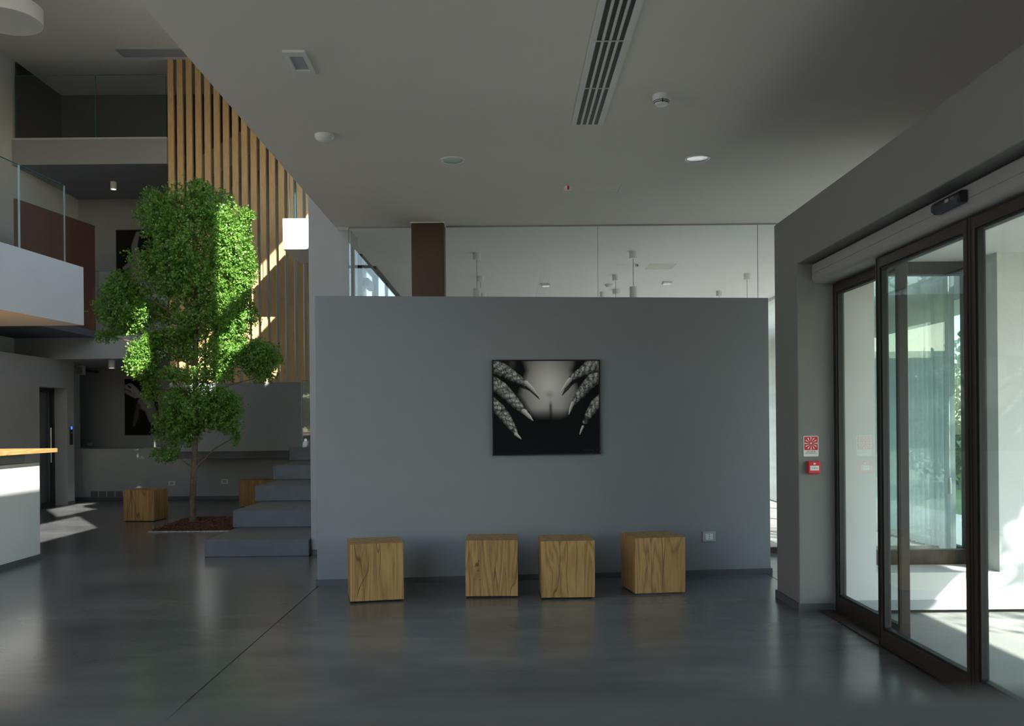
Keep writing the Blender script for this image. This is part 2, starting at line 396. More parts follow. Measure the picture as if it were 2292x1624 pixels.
for k in range(5): f.box(-2.8+k*1.385, -2.74+k*1.385, -0.03, 0.03, 0.06, 2.44)
f.build('window_frame', 'brown_frame', wn)
for k in range(4): MB().box(-2.74+k*1.385, -2.8+(k+1)*1.385, -0.005, 0.005, 0.06, 2.44).build('pane', 'glass_clear', wn)
struct(MB().holes('y', YB-0.03, YB-0.001, -1.55, XB-0.05, 0, CEIL-0.001, [(-1.3, 4.3, 0.5, 3.0)]).build('wall_dining_bounce', 'white_paint'))  # unseen white skin added to bounce more light into the dining room
# front facade behind the camera: glazed atrium front, wall behind the reception
struct(MB().holes('y', YF-0.3, YF, XL-0.3, 2.66, 0, ZT, [(-8.0, -1.95, 0.15, ZT-0.3)]).build('wall_front', 'wall_grey_light'))
wn = empty_struct('window_2', (-4.975, YF-0.15, 0.15))
f = MB(); ww, wh = 3.025, ZT-0.45
for k in range(5): x = -ww+k*ww/2; f.box(x-0.04, x+0.04, -0.05, 0.05, 0, wh)
for zz in (0, 2.4, 4.8, wh-0.06): f.box(-ww, ww, -0.045, 0.045, zz, zz+0.06)
f.build('window_frame', 'brown_frame', wn)
for k in range(4):
    MB().box(-ww+k*ww/2+0.04, -ww+(k+1)*ww/2-0.04, -0.005, 0.005, 0.06, wh-0.06).build('pane', 'glass_clear', wn)

# stairwell end wall (tall pier right of the stairs)
pw = on_z(698, 1241)
struct(MB().box(-2.045, EDGE-0.001, 9.62, 10.05, 0, 3.95).box(EDGE-0.001, -1.60, 9.62, 10.05, 0, CEIL-0.001).build('wall_stair_pier', 'wall_grey_light'))
struct(MB().box(-2.06, -1.60, 9.607, 9.62, 0, 0.055).build('baseboard_stair', 'skirting'))

# partition wall with the picture
pA, pB = Vector((-1.605, 7.78, 0)), Vector((2.36, 8.17, 0))
pdir = (pB-pA).normalized(); pn = Vector((pdir.y, -pdir.x, 0)); prz = math.atan2(pdir.y, pdir.x); plen = (pB-pA).length
pt = struct(MB().box(0, plen, 0, 0.16, 0, 2.46).build('wall_partition', 'wall_grey', bevel=0.004, loc=pA, rz=prz))
struct(MB().box(-0.012, plen+0.012, -0.012, 0, 0, 0.05).box(plen, plen+0.012, 0, 0.16, 0, 0.05).box(-0.012, 0, 0, 0.16, 0, 0.05).build('baseboard_partition', 'skirting', loc=pA, rz=prz))
def on_part(px, py):
    """pixel -> (u, z) on the partition face"""
    a, b = ray(px, py); d = (pA.dot(pn))/(a*pn.x+pn.y)
    p = Vector((a*d, d, 0)); return ((p-pA).dot(pdir), CAMZ+b*d)

# door portal (pier and beam), exterior wall, wall above
PZ0, PZ1 = 2.487, 2.875
ye = 6.58
yp0, yp1 = 6.56, 7.10
pm = MB(); poly = [(0.9, 0), (1.2, 0), (1.2, PZ0), (yp0, PZ0), (yp0, 0), (yp1, 0), (yp1, PZ1), (0.9, PZ1)]; n8 = 8
pm._add([(XD, y, z) for y, z in poly]+[(2.44, y, z) for y, z in poly], [tuple(range(7, -1, -1)), tuple(range(8, 16))]+[(i, (i+1) % 8, 8+(i+1) % 8, 8+i) for i in range(8)])
struct(pm.build('wall_portal', 'portal_grey', bevel=0.006))
struct(MB().box(XD-0.012, XD, yp0-0.012, yp1+0.012, 0, 0.055).box(XD, 2.34, yp0-0.012, yp0, 0, 0.055).box(XD, 2.44, yp1, yp1+0.012, 0, 0.055).build('baseboard_portal', 'skirting'))
struct(MB().box(2.44, 2.66, YF-0.3, 0.9, 0, 2.56).box(3.0, 3.2, YF-0.3, ye, 2.92, CEIL).box(2.441, 3.0, YF-0.3, YF, 2.92, CEIL).build('wall_right', 'wall_grey'))
wx0, wx1, wz0, wz1 = 2.66, 3.545, 0.265, 2.56
struct(MB().holes('y', ye, ye+0.40, 2.441, XB+0.1, 0, 2.92, [(wx0, wx1, wz0, wz1)]).box(3.0, XB+0.1, ye, ye+0.4, 2.92, CEIL).build('wall_exterior', 'exterior_white'))
struct(MB().box(2.45, XB+0.11, ye-0.015, ye, 0, 0.07).build('baseboard_exterior', 'grey_plastic'))
wn = empty_struct('window_1', ((wx0+wx1)/2, ye+0.40, wz0))
ww, wh = (wx1-wx0)/2, wz1-wz0
MB().box(-ww, ww, -0.04, 0.04, 0, 0.11).box(-ww, ww, -0.04, 0.04, wh-0.10, wh).box(-ww, -ww+0.07, -0.04, 0.04, 0.11, wh-0.10).box(ww-0.05, ww, -0.04, 0.04, 0.11, wh-0.10).build('window_frame', 'brown_frame', wn, bevel=0.004)
MB().box(-ww+0.07, ww-0.05, -0.006, 0.006, 0.11, wh-0.10).build('pane', 'glass_tint', wn)
# canopy outside
struct(MB().box(2.441, 5.42, -7.0, ye, 2.56, 2.92).box(XB+0.1, 5.42, ye, YB+0.3, 2.60, 2.92).build('ceiling_canopy', 'exterior_white'))

# dining room behind: glass screen above / behind the partition, glass side wall
gs = empty_struct('window_9', (0, 9.46, 0))
for x0, x1 in ((-1.595, 0.968), (0.976, 2.62), (2.628, XB-0.05)):
    p = MB().box(x0, x1, -0.006, 0.006, 0.06, CEIL-0.012).build('pane', 'glass_clear', gs)
    MB().box(x0-0.003, x0, -0.006, 0.006, 0.06, CEIL-0.012).build('pane_edge', 'glass_edge', p)
MB().box(-1.595, XB, -0.03, 0.03, 0, 0.06).build('bottom_rail', 'brown_frame', gs)
MB().box(-1.595, XB, -0.008, 0.008, CEIL-0.012, CEIL-0.001).build('top_channel', 'print_grey', gs)
gw = empty_struct('window_10', (XB, 7.0, 0))
f = MB().box(-0.03, 0.03, 0, 10.9, 0, 0.08).box(-0.03, 0.03, 0, 10.9, CEIL-0.08, CEIL-0.002)
for yy in (0.0, 2.1, 4.3, 6.5, 8.7, 10.82): f.box(-0.03, 0.03, yy, yy+0.08, 0.08, CEIL-0.08)
f.build('window_frame', 'brown_frame', gw)
for y0, y1 in ((0.08, 2.1), (2.18, 4.3), (4.38, 6.5), (6.58, 8.7), (8.78, 10.82)):
    MB().box(-0.005, 0.005, y0, y1, 0.08, CEIL-0.08).build('pane', 'glass_clear', gw)
# glazed side of the dining room towards the stairs
sw = empty_struct('window_11', (-1.66, 10.05, 0))
f = MB()
for yy in (1.75, 2.9, 4.2, 5.5, 6.8): f.box(-0.02, 0.02, yy, yy+0.05, 0, CEIL-0.002)
for zz in (0.0, 2.62, CEIL-0.052): f.box(-0.019, 0.019, 1.8, 7.8, zz, zz+0.05)
f.build('window_frame', 'black_metal', sw)
for y0, y1 in ((1.8, 2.9), (2.95, 4.2), (4.25, 5.5), (5.55, 6.8), (6.85, 7.8)):
    MB().box(-0.004, 0.004, y0, y1, 0.05, 2.62).build('pane', 'glass_clear', sw)
    MB().box(-0.004, 0.004, y0, y1, 2.67, CEIL-0.052).build('pane', 'glass_clear', sw)
d3 = empty_struct('door_3', (-1.62, 10.30, 0))
MB().box(-0.03, 0.03, 0, 0.07, 0, 3.28).box(-0.03, 0.03, 1.18, 1.35, 0, 3.28).box(-0.03, 0.03, 0.07, 1.18, 3.2, 3.28).build('door_frame', 'black_metal', d3)
MB().box(-0.006, 0.006, 0.07, 1.18, 0.02, 3.2).build('pane', 'glass_clear', d3)
MB().box(0.03, 0.09, 0.06, 0.50, 2.93, 3.02).build('door_closer', 'black_plastic', d3)

# ------------------------------------------------------------------ upper floors of the atrium
# first floor gallery slab, walkway, and white balcony
struct(MB().box(XL, -5.68, DS+0.02, YB, Z1A, Z1B).build('floor_gallery', 'wall_grey_light'))
struct(MB().box(XL, -6.9, 10.3, DS+0.02, Z1B-0.03, Z1B+0.08).build('floor_walkway', 'navy_soffit'))
bz0, bz1 = 2.50, 3.15
bal = [(-4.71, 10.27), (XL, 10.27), (XL, 3.0), (-5.35, 3.0)]
struct(MB().prism([(-4.71, 10.27), (-4.83, 10.27), (-5.47, 3.0), (-5.35, 3.0)], bz0, bz1).prism([(-4.83, 10.27), (XL, 10.27), (XL, 3.0), (-5.47, 3.0)], bz0, 2.86).build('floor_balcony', 'white_paint'))
# second floor slab
struct(MB().box(XL, on_y(376, 340, DS)[0]-0.02, DS, YB, Z2A, Z2B).build('floor_upper_gallery', 'wall_grey'))
struct(MB().box(XL, on_y(376, 340, DS)[0]-0.02, DS-0.01, DS+0.1, Z2B, Z2B+0.03).build('trim_1', 'grey_plastic'))
# dark rear of the upper gallery
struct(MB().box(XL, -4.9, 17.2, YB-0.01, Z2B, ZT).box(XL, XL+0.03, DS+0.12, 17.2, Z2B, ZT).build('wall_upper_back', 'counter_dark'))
# stair landing block
bx0 = -3.415
struct(MB().box(bx0, -2.06, 14.2, DS-0.02, 4.085, 4.56).build('floor_landing', 'white_paint'))
struct(MB().box(-5.6, -2.8, YB-0.02, YB-0.001, 0.96, Z2B).box(-4.88, -2.8, YB-0.02, YB-0.001, Z2B, ZT).build('wall_stair_lit', 'wall_pale'))  # pale lining, daylight on the wall behind the slats put into its colour
# landing parapet
xs0, xs1 = on_y(376, 500, DS)[0], on_y(697, 500, DS)[0]
px1 = on_y(674, 900, DS)[0]
struct(MB().box(xs0, px1, DS, DS+0.14, 0.925, 2.085).build('wall_parapet', 'wall_grey'))
# low ledge wall along the back
lx0 = XL
struct(MB().box(lx0, -2.1, 16.95, YB, 0, 0.95).build('wall_ledge', 'wall_grey_light'))
struct(MB().box(lx0, -2.1, 16.938, 16.95, 0, 0.06).build('baseboard_back', 'skirting'))
struct(MB().box(XW, XW+0.012, 12.6, dy0, 0, 0.06).box(XW, XW+0.012, dy1, 16.2, 0, 0.06).build('baseboard_left', 'skirting'))

# ================================================================== STAIRS
st = thing('staircase', 'wide grey concrete steps with deep treads rising behind the end of the partition', 'staircase', (-2.6, 9.5, 0))
stp = [(-3.134, 9.52, 0.174), (-3.184, 10.68, 0.372), (-3.278, 11.97, 0.570), (-3.374, 13.30, 0.778), (-3.55, 15.05, 0.988)]
for i, (x, y, zt) in enumerate(stp):
    xr = -2.048; z0 = stp[i-1][2] if i else 0.0
    # each step runs back under the ones above
    MB().box((x if i < 4 else px1+0.01)+2.6, xr+2.6, y-9.5, (DS-0.005 if i < 4 else DS+0.145)-9.5, z0, zt).build('step', 'step_concrete', st, bevel=0.006)
MB().box(stp[4][0]+2.6, px1+0.01+2.6, stp[4][1]-9.5, DS-0.005-9.5, stp[3][2], stp[4][2]).build('step', 'step_concrete', st, bevel=0.006)
MB().box(xs0+2.6, -2.06+2.6, DS+0.145-9.5, YB-0.96-9.5, 0.80, 0.988).build('landing', 'step_concrete', st)
# second flight hidden behind the parapet
f2 = thing('stair_flight', 'lower stair flight half hidden behind the grey parapet and slats', 'staircase', (-4.6, DS+0.77, 0.988))
for k in range(9):
    xk = -3.55-k*0.235
    MB().box(xk-0.235+4.6, xk+4.6, -0.47, 0.47, k*0.19, (k+1)*0.19).build('step', 'step_concrete', f2)
xk = on_y(683, 966, 17.0)[0]
# upper flight seen through the slats
uf = thing('stair_flight', 'pale grey upper stair flight climbing to the right behind the timber slats', 'staircase', (-4.6, 16.6, 5.0))
u0, u1 = on_y(450, 412, 16.3), on_y(640, 295, 16.3)
a0, b0 = u0; a1, b1 = u1
fl2 = MB()
fl2._add([(p[0]+4.6, p[1]-16.6, p[2]-5.0) for p in [(a0, 16.3, b0), (a1, 16.3, b1), (a1, 17.195, b1), (a0, 17.195, b0), (a0, 16.3, b0+0.5), (a1, 16.3, b1+0.5), (a1, 17.195, b1+0.5), (a0, 17.195, b0+0.5)]],
         [(0,3,2,1),(4,5,6,7),(0,1,5,4),(1,2,6,5),(2,3,7,6),(3,0,4,7)])
fl2.build('stringer', 'wall_grey_light', uf)
for k in range(7):
    t = (k+0.5)/7; xx = a0+(a1-a0)*t; zz = b0+0.5+(b1-b0)*t
    MB().box(xx-0.12+4.6, xx+0.12+4.6, 16.32-16.6, 17.08-16.6, zz-0.1-5.0, zz+0.08-5.0).build('step', 'polished_concrete', uf)

# slat screen
sl = thing('slat_screen', 'tall screen of vertical honey oak slats beside the stairs', 'screen', ((xs0+xs1)/2, DS+0.07, 2.085))
sw_ = 0.098; pitch = (xs1-xs0-sw_)/15
base = MB().box(-sw_/2, sw_/2, -0.035, 0.035, 0, ZT-2.085-0.002)
bme = base.mesh('slat'); bme.materials.append(MATS['oak_slat'])
cx = (xs0+xs1)/2
for i in range(16):
    xc = xs0+sw_/2+i*pitch
    o = link('slat', bme, sl, loc=(xc-cx, 0, 0))

# ================================================================== GLASS BALUSTRADES
def pane_thing(name, label, p0, p1, z0, z1, splits=(), edge='glass_edge'):
    a, b = Vector((*p0, 0)), Vector((*p1, 0)); L = (b-a).length; rz = math.atan2(b.y-a.y, b.x-a.x)
    t = thing(name, label, 'balustrade', (a.x, a.y, z0), rz)
    cuts = [0.0, *splits, L]
    for i in range(len(cuts)-1):
        u0, u1 = cuts[i]+0.006, cuts[i+1]-0.006
        p = MB().box(u0, u1, -0.008, 0.008, 0, z1-z0).build('pane', 'glass_rail', t)
        MB().box(u0-0.004, u0, -0.008, 0.008, 0, z1-z0).build('pane_edge', edge, p)
        MB().box(u1, u1+0.004, -0.008, 0.008, 0, z1-z0).build('pane_edge', edge, p)
        MB().box(u0, u1, -0.008, 0.008, z1-z0, z1-z0+0.004).build('top_edge', 'glass_edge', p)
    return t
pane_thing('glass_balustrade', 'clear glass balustrade standing on the white balcony slab', (-5.42, 3.0), (-4.835, 10.10), bz1, 4.02, splits=(2.1, 4.2, 6.3), edge='glass_edge_light')
pane_thing('glass_balustrade', 'dark glass balustrade on the top gallery under the atrium ceiling', (XL+0.03, DS+0.05), (xs0-0.03, DS+0.05), Z2B+0.03, on_y(200, 166, DS)[1], splits=(1.37,))
pane_thing('glass_balustrade', 'clear glass balustrade standing on the sunlit landing block', (on_y(648, 440, 14.35)[0], 14.35), (-2.06, 14.35), 4.56, 5.55, splits=(0.09,))
pane_thing('glass_balustrade', 'glass balustrade on the gallery in front of the upper picture', (-7.0, DS+0.06), (xs0-0.02, DS+0.06), Z1B, 4.0, splits=(1.0,))
xg = on_y(676, 900, 15.2)[0]
g5 = pane_thing('glass_balustrade', 'narrow glass panel with steel button beside the top of the concrete steps', (xg, 15.2), (-2.06, 15.2), 0.99, 2.09)
MB().lathe([(0.0, 0.0), (0.022, 0.0), (0.022, 0.03), (0.0, 0.03)], (0.06, -0.008, 0.12), 16, 'y').build('fixing_button', 'steel', g5, smooth=True)

# corten panel
ca, cb = (-7.25, 13.6), (-6.93, 15.48)
t = math.atan2(cb[1]-ca[1], cb[0]-ca[0]); L = math.hypot(cb[0]-ca[0], cb[1]-ca[1])
cp = thing('corten_panel', 'rusty weathered steel panel standing at the gallery left of the tree', 'panel', (ca[0], ca[1], Z1B), t)
MB().box(0, L, -0.02, 0.02, 0.085, 1.86).build('sheet', 'corten', cp, bevel=0.004)
MB().box(L, L+0.006, -0.03, 0.03, 0.085, 1.86).build('edge_strip', 'corten', cp)
# corten column
cA = on_z(919, 494, CEIL); cB = on_z(993, 494, CEIL)
cc = thing('corten_column', 'dark brown rusted steel column rising behind the grey partition', 'column', ((cA[0]+cB[0])/2, cA[1]+0.17, 0))
hw = (cB[0]-cA[0])/2
MB().box(-hw, hw, -0.12, 0.12, 0, CEIL-0.012).build('shaft', 'corten_column', cc, bevel=0.008)
MB().box(-hw-0.008, hw+0.008, -0.128, 0.128, CEIL-0.012, CEIL-0.001).build('collar', 'ceiling_white', cc)

# ================================================================== ENTRANCE DOOR
d1 = empty_struct('door_1', (0, 0, 0))
def leaf(name, y0, y1, x, z1=2.335, sash=0.05, bot=0.10, z0=0.012):
    """door leaf in plane x running in depth from y0 (near) to y1 (far)"""
    fr = MB()
    t = 0.028
    fr.box(x-t, x+t, y1-sash, y1, z0, z1).box(x-t, x+t, y0, y0+sash, z0, z1)
    fr.box(x-t, x+t, y0+sash, y1-sash, z1-sash-0.01, z1).box(x-t, x+t, y0+sash, y1-sash, z0, z0+bot)
    o = fr.build(name, 'brown_frame', d1, bevel=0.004)
    gy0, gy1, gz0, gz1 = y0+sash, y1-sash, z0+bot, z1-sash-0.01
    g = MB(); e = 0.014
    g.box(x-0.018, x+0.018, gy0, gy1, gz0, gz0+e).box(x-0.018, x+0.018, gy0, gy1, gz1-e, gz1).box(x-0.018, x+0.018, gy0, gy0+e, gz0+e, gz1-e).box(x-0.018, x+0.018, gy1-e, gy1, gz0+e, gz1-e)
    g.build('gasket', 'dark_gasket', o)
    MB().box(x-0.005, x+0.005, gy0+e, gy1-e, gz0+e, gz1-e).build('pane', 'glass_door', o)
    # ribs on the stiles
    r = MB()
    for yy in (y1-0.012, y0+0.008): r.box(x-t-0.004, x-t, yy-0.006, yy+0.006, z0, z1)
    r.build('stile_rib', 'brown_frame', o)
    return o
leaf('fixed_leaf', 5.47, 6.555, 2.385)
leaf('sliding_leaf', 4.43, 5.53, 2.275)
leaf('sliding_leaf', 3.32, 4.42, 2.275)
leaf('fixed_leaf', 2.20, 3.34, 2.385)
leaf('fixed_leaf', 1.21, 2.24, 2.385)
MB().box(2.36, 2.43, 1.21, 6.555, 0.0, 0.012).box(2.24, 2.34, 1.21, 6.555, 0.0, 0.010).build('floor_track', 'brown_frame', d1)
# rounded operator cover
prof = [(2.205, 2.475), (2.205, 2.375)]
for k in range(7):
    a = math.pi+k*(math.pi/2)/6; prof.append((2.235+0.03*math.cos(a), 2.372+0.032*math.sin(a)))
prof += [(2.43, 2.34), (2.43, 2.475)]
oc = MB().profile_y(prof[::-1], 1.21, 6.545).build('operator_cover', 'pelmet_grey', d1)
MB().box(2.2035, 2.205, 1.21, 6.545, 2.410, 2.411).build('cover_groove', 'dark_gasket', oc)
MB().box(2.30, 2.44, 1.21, 6.545, 2.476, 2.486).build('head_gap', 'dark_gasket', d1)
# motion sensor on the cover
sy, sz = on_x(2118, 470, 2.17)
ms = thing('motion_sensor', 'small black motion sensor above the sliding glass doors', 'sensor', (2.205, sy, 2.425))
b = MB(); b.profile_y([(0, -0.028), (0, 0.03), (-0.03, 0.03), (-0.046, 0.012), (-0.046, -0.012), (-0.028, -0.03)][::-1], -0.145, 0.145)
b.build('housing', 'black_plastic', ms, bevel=0.006)
MB().profile_y([(-0.0462, -0.012), (-0.0472, -0.012), (-0.0292, -0.031), (-0.0282, -0.031)], -0.12, 0.12).build('lens', 'shutter_glass', ms)
MB().box(-0.0475, -0.0462, -0.045, -0.008, -0.004, 0.011).build('sticker', 'print_grey', ms)

def text(s, size, mat, parent, loc, rot, align='CENTER', name='lettering', stretch=1.0):
    c = bpy.data.curves.new(name, 'FONT'); c.body = s; c.size = size; c.align_x = align; c.align_y = 'CENTER'; c.resolution_u = 2
    tmp = bpy.data.objects.new(name+'_tmp', c); COL.objects.link(tmp)
    dg = bpy.context.evaluated_depsgraph_get(); me = bpy.data.meshes.new_from_object(tmp.evaluated_get(dg))
    bpy.data.objects.remove(tmp)
    me.name = name; me.materials.clear(); me.materials.append(MATS[mat])
    o = link(name, me, parent); o.location = loc; o.rotation_euler = rot; o.scale = (stretch, 1, 1)
    return o
text('HMC', 0.018, 'print_grey', ms, (-0.0474, -0.085, 0.004), (math.pi/2, 0, -math.pi/2))

# fire alarm sign and call point on the pier
s0, s1 = on_y(1798, 975, yp0), on_y(1832, 1021, yp0)
sgx, sgz = (s0[0]+s1[0])/2, (s0[1]+s1[1])/2; sgw, sgh = s1[0]-s0[0], s0[1]-s1[1]
sg = thing('fire_alarm_sign', 'red and white fire alarm sign on the pier beside the glass doors', 'sign', (sgx, yp0, sgz))
def rrect(w, h, r, seg=4):
    pts = []
    for cx_, cy_, a0 in ((w/2-r, h/2-r, 0), (-w/2+r, h/2-r, 90), (-w/2+r, -h/2+r, 180), (w/2-r, -h/2+r, 270)):
        for k in range(seg+1):
            a = math.radians(a0+90*k/seg); pts.append((cx_+r*math.cos(a), cy_+r*math.sin(a)))
    return pts
def plate(poly, y0, y1, zc=0.0):
    m = MB(); n = len(poly)
    m._add([(x, y0, z+zc) for x, z in poly]+[(x, y1, z+zc) for x, z in poly],
           [tuple(range(n)), tuple(range(2*n-1, n-1, -1))]+[(i, n+i, n+(i+1) % n, (i+1) % n) for i in range(n)])
    return m
plate(rrect(sgw, sgh, 0.008), -0.003, 0).build('plate', 'white_plastic', sg)
rw = sgw*0.90; zc = sgh/2-rw/2-sgw*0.05
rd = plate(rrect(rw, rw, 0.003), -0.0036, -0.003, zc).build('red_field', 'sign_red', sg)
burst = MB()
for k in range(12):
    a = math.radians(90+30*k); ca_, sa_ = math.cos(a), math.sin(a)
    prof2 = [(0.16, 0.010), (0.26, 0.022), (0.33, 0.040), (0.36, 0.050), (0.465, 0.058)]
    off = [0, 0.012, 0.022, -0.004, 0.0]
    L_ = [(r*rw, (o_+w_)*rw*0.72) for (r, w_), o_ in zip(prof2, off)]; R_ = [(r*rw, (o_-w_)*rw*0.72) for (r, w_), o_ in zip(prof2, off)]
    pts = [(r*ca_-t_*sa_, r*sa_+t_*ca_) for r, t_ in R_+L_[::-1]]
    base_i = len(burst.v); burst._add([(x, -0.0039, z+zc) for x, z in pts], [])
    for q in range(4): burst.f.append((base_i+q, base_i+q+1, base_i+8-q, base_i+9-q))
burst._add([(rw*0.075*math.cos(2*math.pi*k/16), -0.0039, zc+rw*0.075*math.sin(2*math.pi*k/16)) for k in range(16)], [tuple(range(16))])
burst.build('burst_symbol', 'white_plastic', sg)
zt_ = zc-rw/2
text('ALLARME', 0.0125, 'print_black', sg, (0, -0.0036, zt_-0.010), (math.pi/2, 0, 0), stretch=1.15)
text('ANTINCENDIO', 0.0125, 'print_black', sg, (0, -0.0036, zt_-0.0225), (math.pi/2, 0, 0), stretch=0.95)
c0, c1 = on_y(1805, 1031, yp0), on_y(1832, 1059, yp0)
cpx, cpz = (c0[0]+c1[0])/2, (c0[1]+c1[1])/2; cw, ch = c1[0]-c0[0], c0[1]-c1[1]
al = thing('alarm_call_point', 'red fire alarm call point box below the alarm sign', 'alarm', (cpx, yp0, cpz))
MB().box(-cw/2, cw/2, -0.045, 0, -ch/2, ch/2).build('housing', 'red_plastic', al, bevel=0.006)
wp = MB().box(-cw*0.36, cw*0.36, -0.047, -0.045, -ch*0.24, ch*0.14).build('press_window', 'white_plastic', al)
m_ = MB()
for xx in (-0.014, 0.014): m_.box(xx-0.004, xx+0.004, -0.0476, -0.047, -0.0065, -0.0025)
m_.box(-0.003, 0.003, -0.0476, -0.047, -0.008, -0.001).build('arrow_marks', 'print_black', wp)
MB().box(-0.007, 0.007, -0.046, -0.045, ch*0.22, ch*0.36).build('symbol_badge', 'white_plastic', al)

# ================================================================== WOODEN STOOLS
def stool(label, pl, pr, h=0.45, depth=None, group=None, rz=None):
    """front bottom edge from pl to pr (floor points)"""
    a, b = Vector((*pl, 0)), Vector((*pr, 0)); wd = (b-a).length; rz = math.atan2(b.y-a.y, b.x-a.x)
    dp = depth or wd
    n = Vector((-math.sin(rz), math.cos(rz), 0)); c = (a+b)/2+n*dp/2
    t = thing('wooden_cube_stool', label, 'stool', (c.x, c.y, 0), rz, group)
    bm = bmesh.new()
    bmesh.ops.create_cube(bm, size=1.0)
    for v in bm.verts:
        v.co.x *= wd; v.co.y *= dp; v.co.z = 0.012+(v.co.z+0.5)*(h-0.012)
        v.co.x += random.uniform(-0.003, 0.003); v.co.y += random.uniform(-0.003, 0.003)
    me = bpy.data.meshes.new('block'); bm.to_mesh(me); bm.free(); me.materials.append(MATS['oak_block'])
    link('block', me, t, bevel=0.004)
    MB().box(-wd/2+0.025, wd/2-0.025, -dp/2+0.025, dp/2-0.025, 0, 0.0125).build('foot_plate', 'black_plastic', t)
    return t
def front_mark(t, name, polys, ext, wd, dp, h, mat):
    """thin marks on the front face; polys = lists of (px, py, half width in m) inside ext = (x0, x1, ytop, ybottom)"""
    x0, x1, y0, y1 = ext
    for poly in polys:
        m = MB(); P = [((px-x0)/(x1-x0)*wd-wd/2, (y1-py)/(y1-y0)*h, w_) for px, py, w_ in poly]
        for (xa, za, wa), (xb, zb, wb) in zip(P[:-1], P[1:]):
            m._add([(xa-wa, -dp/2-0.0042, za), (xa+wa, -dp/2-0.0042, za), (xb+wb, -dp/2-0.0042, zb), (xb-wb, -dp/2-0.0042, zb)], [(3, 2, 1, 0)])
        m.build(name, mat, t)
G = 'oak cube stools along the partition'
s1 = stool('leftmost oak cube stool in front of the partition, with a long slanting crack', on_z(784, 1350), on_z(905, 1344), 0.45, 0.40, G)
s2 = stool('oak cube stool with a dark knot, left of the two stools under the picture', on_z(1042, 1338), on_z(1160, 1337), 0.45, 0.42, G)
s3 = stool('oak cube stool under the right half of the picture, third from the left', on_z(1212, 1341), on_z(1332, 1339.5), 0.45, 0.41, G)
s4 = stool('rightmost oak cube stool, turned to show its left side near the wall socket', on_z(1421, 1332), on_z(1535, 1328), 0.45, 0.41, G)
stool('oak cube stool on the far floor left of the tree', on_z(276, 1167), on_z(345, 1167), 0.45, 0.45)
q = on_z(532, 1136); stool('oak cube stool half hidden behind the concrete steps', (q[0], q[1]+0.1), (q[0]+0.46, q[1]-0.06), 0.45, 0.42)
W_ = (on_z(905, 1344)[0]-on_z(784, 1350)[0])
front_mark(s1, 'crack', [[(829, 1238, .0003), (826, 1262, .0012), (824, 1280, .0014), (811, 1302, .002), (803, 1320, .003), (799, 1336, .0008)], [(853, 1220, .0006), (852, 1262, .0012), (848, 1300, .0007), (845, 1340, .0003)], [(882, 1222, .0004), (884, 1270, .0007)]], (784, 906, 1217, 1350), 0.412, 0.40, 0.45, 'wood_crack')
front_mark(s2, 'crack', [[(1082, 1215, .0006), (1085, 1250, .0005), (1079, 1310, .0006), (1074, 1334, .0008)], [(1141, 1218, .0008), (1143, 1245, .0006), (1137, 1275, .0003)]], (1042, 1160, 1211, 1338), 0.412, 0.42, 0.45, 'wood_crack')
front_mark(s3, 'crack', [[(1270, 1213, .0005), (1272, 1240, .001), (1268, 1280, .0008), (1271, 1336, .001)], [(1296, 1220, .0003), (1290, 1262, .0006), (1288, 1300, .0003)]], (1212, 1332, 1211, 1340), 0.416, 0.41, 0.45, 'wood_crack')
front_mark(s4, 'crack', [[(1448, 1208, .0006), (1446, 1250, .001), (1450, 1296, .0006)], [(1490, 1207, .0005), (1487, 1250, .0012), (1480, 1325, .0008)]], (1421, 1535, 1204, 1331), 0.416, 0.41, 0.45, 'wood_crack')
kn = MB()
kx, kz = (1069-1042)/118*0.412-0.206, (1338-1264)/127*0.45
kr = random.Random(4)
def blot(cx_, cz_, rx, rz_, n=18):
    kn._add([(cx_+rx*(0.8+0.35*kr.random())*math.cos(2*math.pi*a/n), -0.2142, cz_+rz_*(0.8+0.35*kr.random())*math.sin(2*math.pi*a/n)) for a in range(n)], [tuple(range(n))])
blot(kx, kz, 0.014, 0.017); blot(kx+0.012, kz+0.026, 0.004, 0.011); blot(kx-0.016, kz-0.014, 0.003, 0.012); blot(kx+0.004, kz-0.048, 0.007, 0.005); blot(kx+0.020, kz-0.12, 0.004, 0.006)
ko = kn.build('knot', 'wood_knot', s2); ko['kind'] = 'stuff'

# ================================================================== PICTURES
def shape(U, V, pts, soft=1.0):
    """soft tube mask along pts [(x, y, r)], returns mask, across (-1..1), along"""
    best = np.full(U.shape, 1e9); ac = np.zeros(U.shape); al_ = np.zeros(U.shape); acc = 0.0
    for (x0, y0, r0), (x1, y1, r1) in zip(pts[:-1], pts[1:]):
        dx, dy = x1-x0, y1-y0; L2 = dx*dx+dy*dy; L = math.sqrt(L2)
        t = np.clip(((U-x0)*dx+(V-y0)*dy)/L2, 0, 1); r = r0+(r1-r0)*t
        ex, ey = U-(x0+t*dx), V-(y0+t*dy); dist = np.hypot(ex, ey)/np.maximum(r, 1e-6)
        sgn = (dx*(V-y0)-dy*(U-x0))/L/np.maximum(r, 1e-6)
        k = dist < best; best = np.where(k, dist, best); ac = np.where(k, sgn, ac); al_ = np.where(k, acc+t*L, al_); acc += L
    return np.clip((1-best)/0.12/soft+0.5, 0, 1), ac, al_, best
def worley(U, V, n, seed, x0, x1, y0, y1):
    r = np.random.default_rng(seed); P = np.stack([r.uniform(x0, x1, n), r.uniform(y0, y1, n)], 1)
    f1 = np.full(U.shape, 1e9); f2 = np.full(U.shape, 1e9)
    for p in P:
        d = np.hypot(U-p[0], V-p[1]); m = d < f1
        f2 = np.where(m, f1, np.minimum(f2, d)); f1 = np.where(m, d, f1)
    return f1, f2
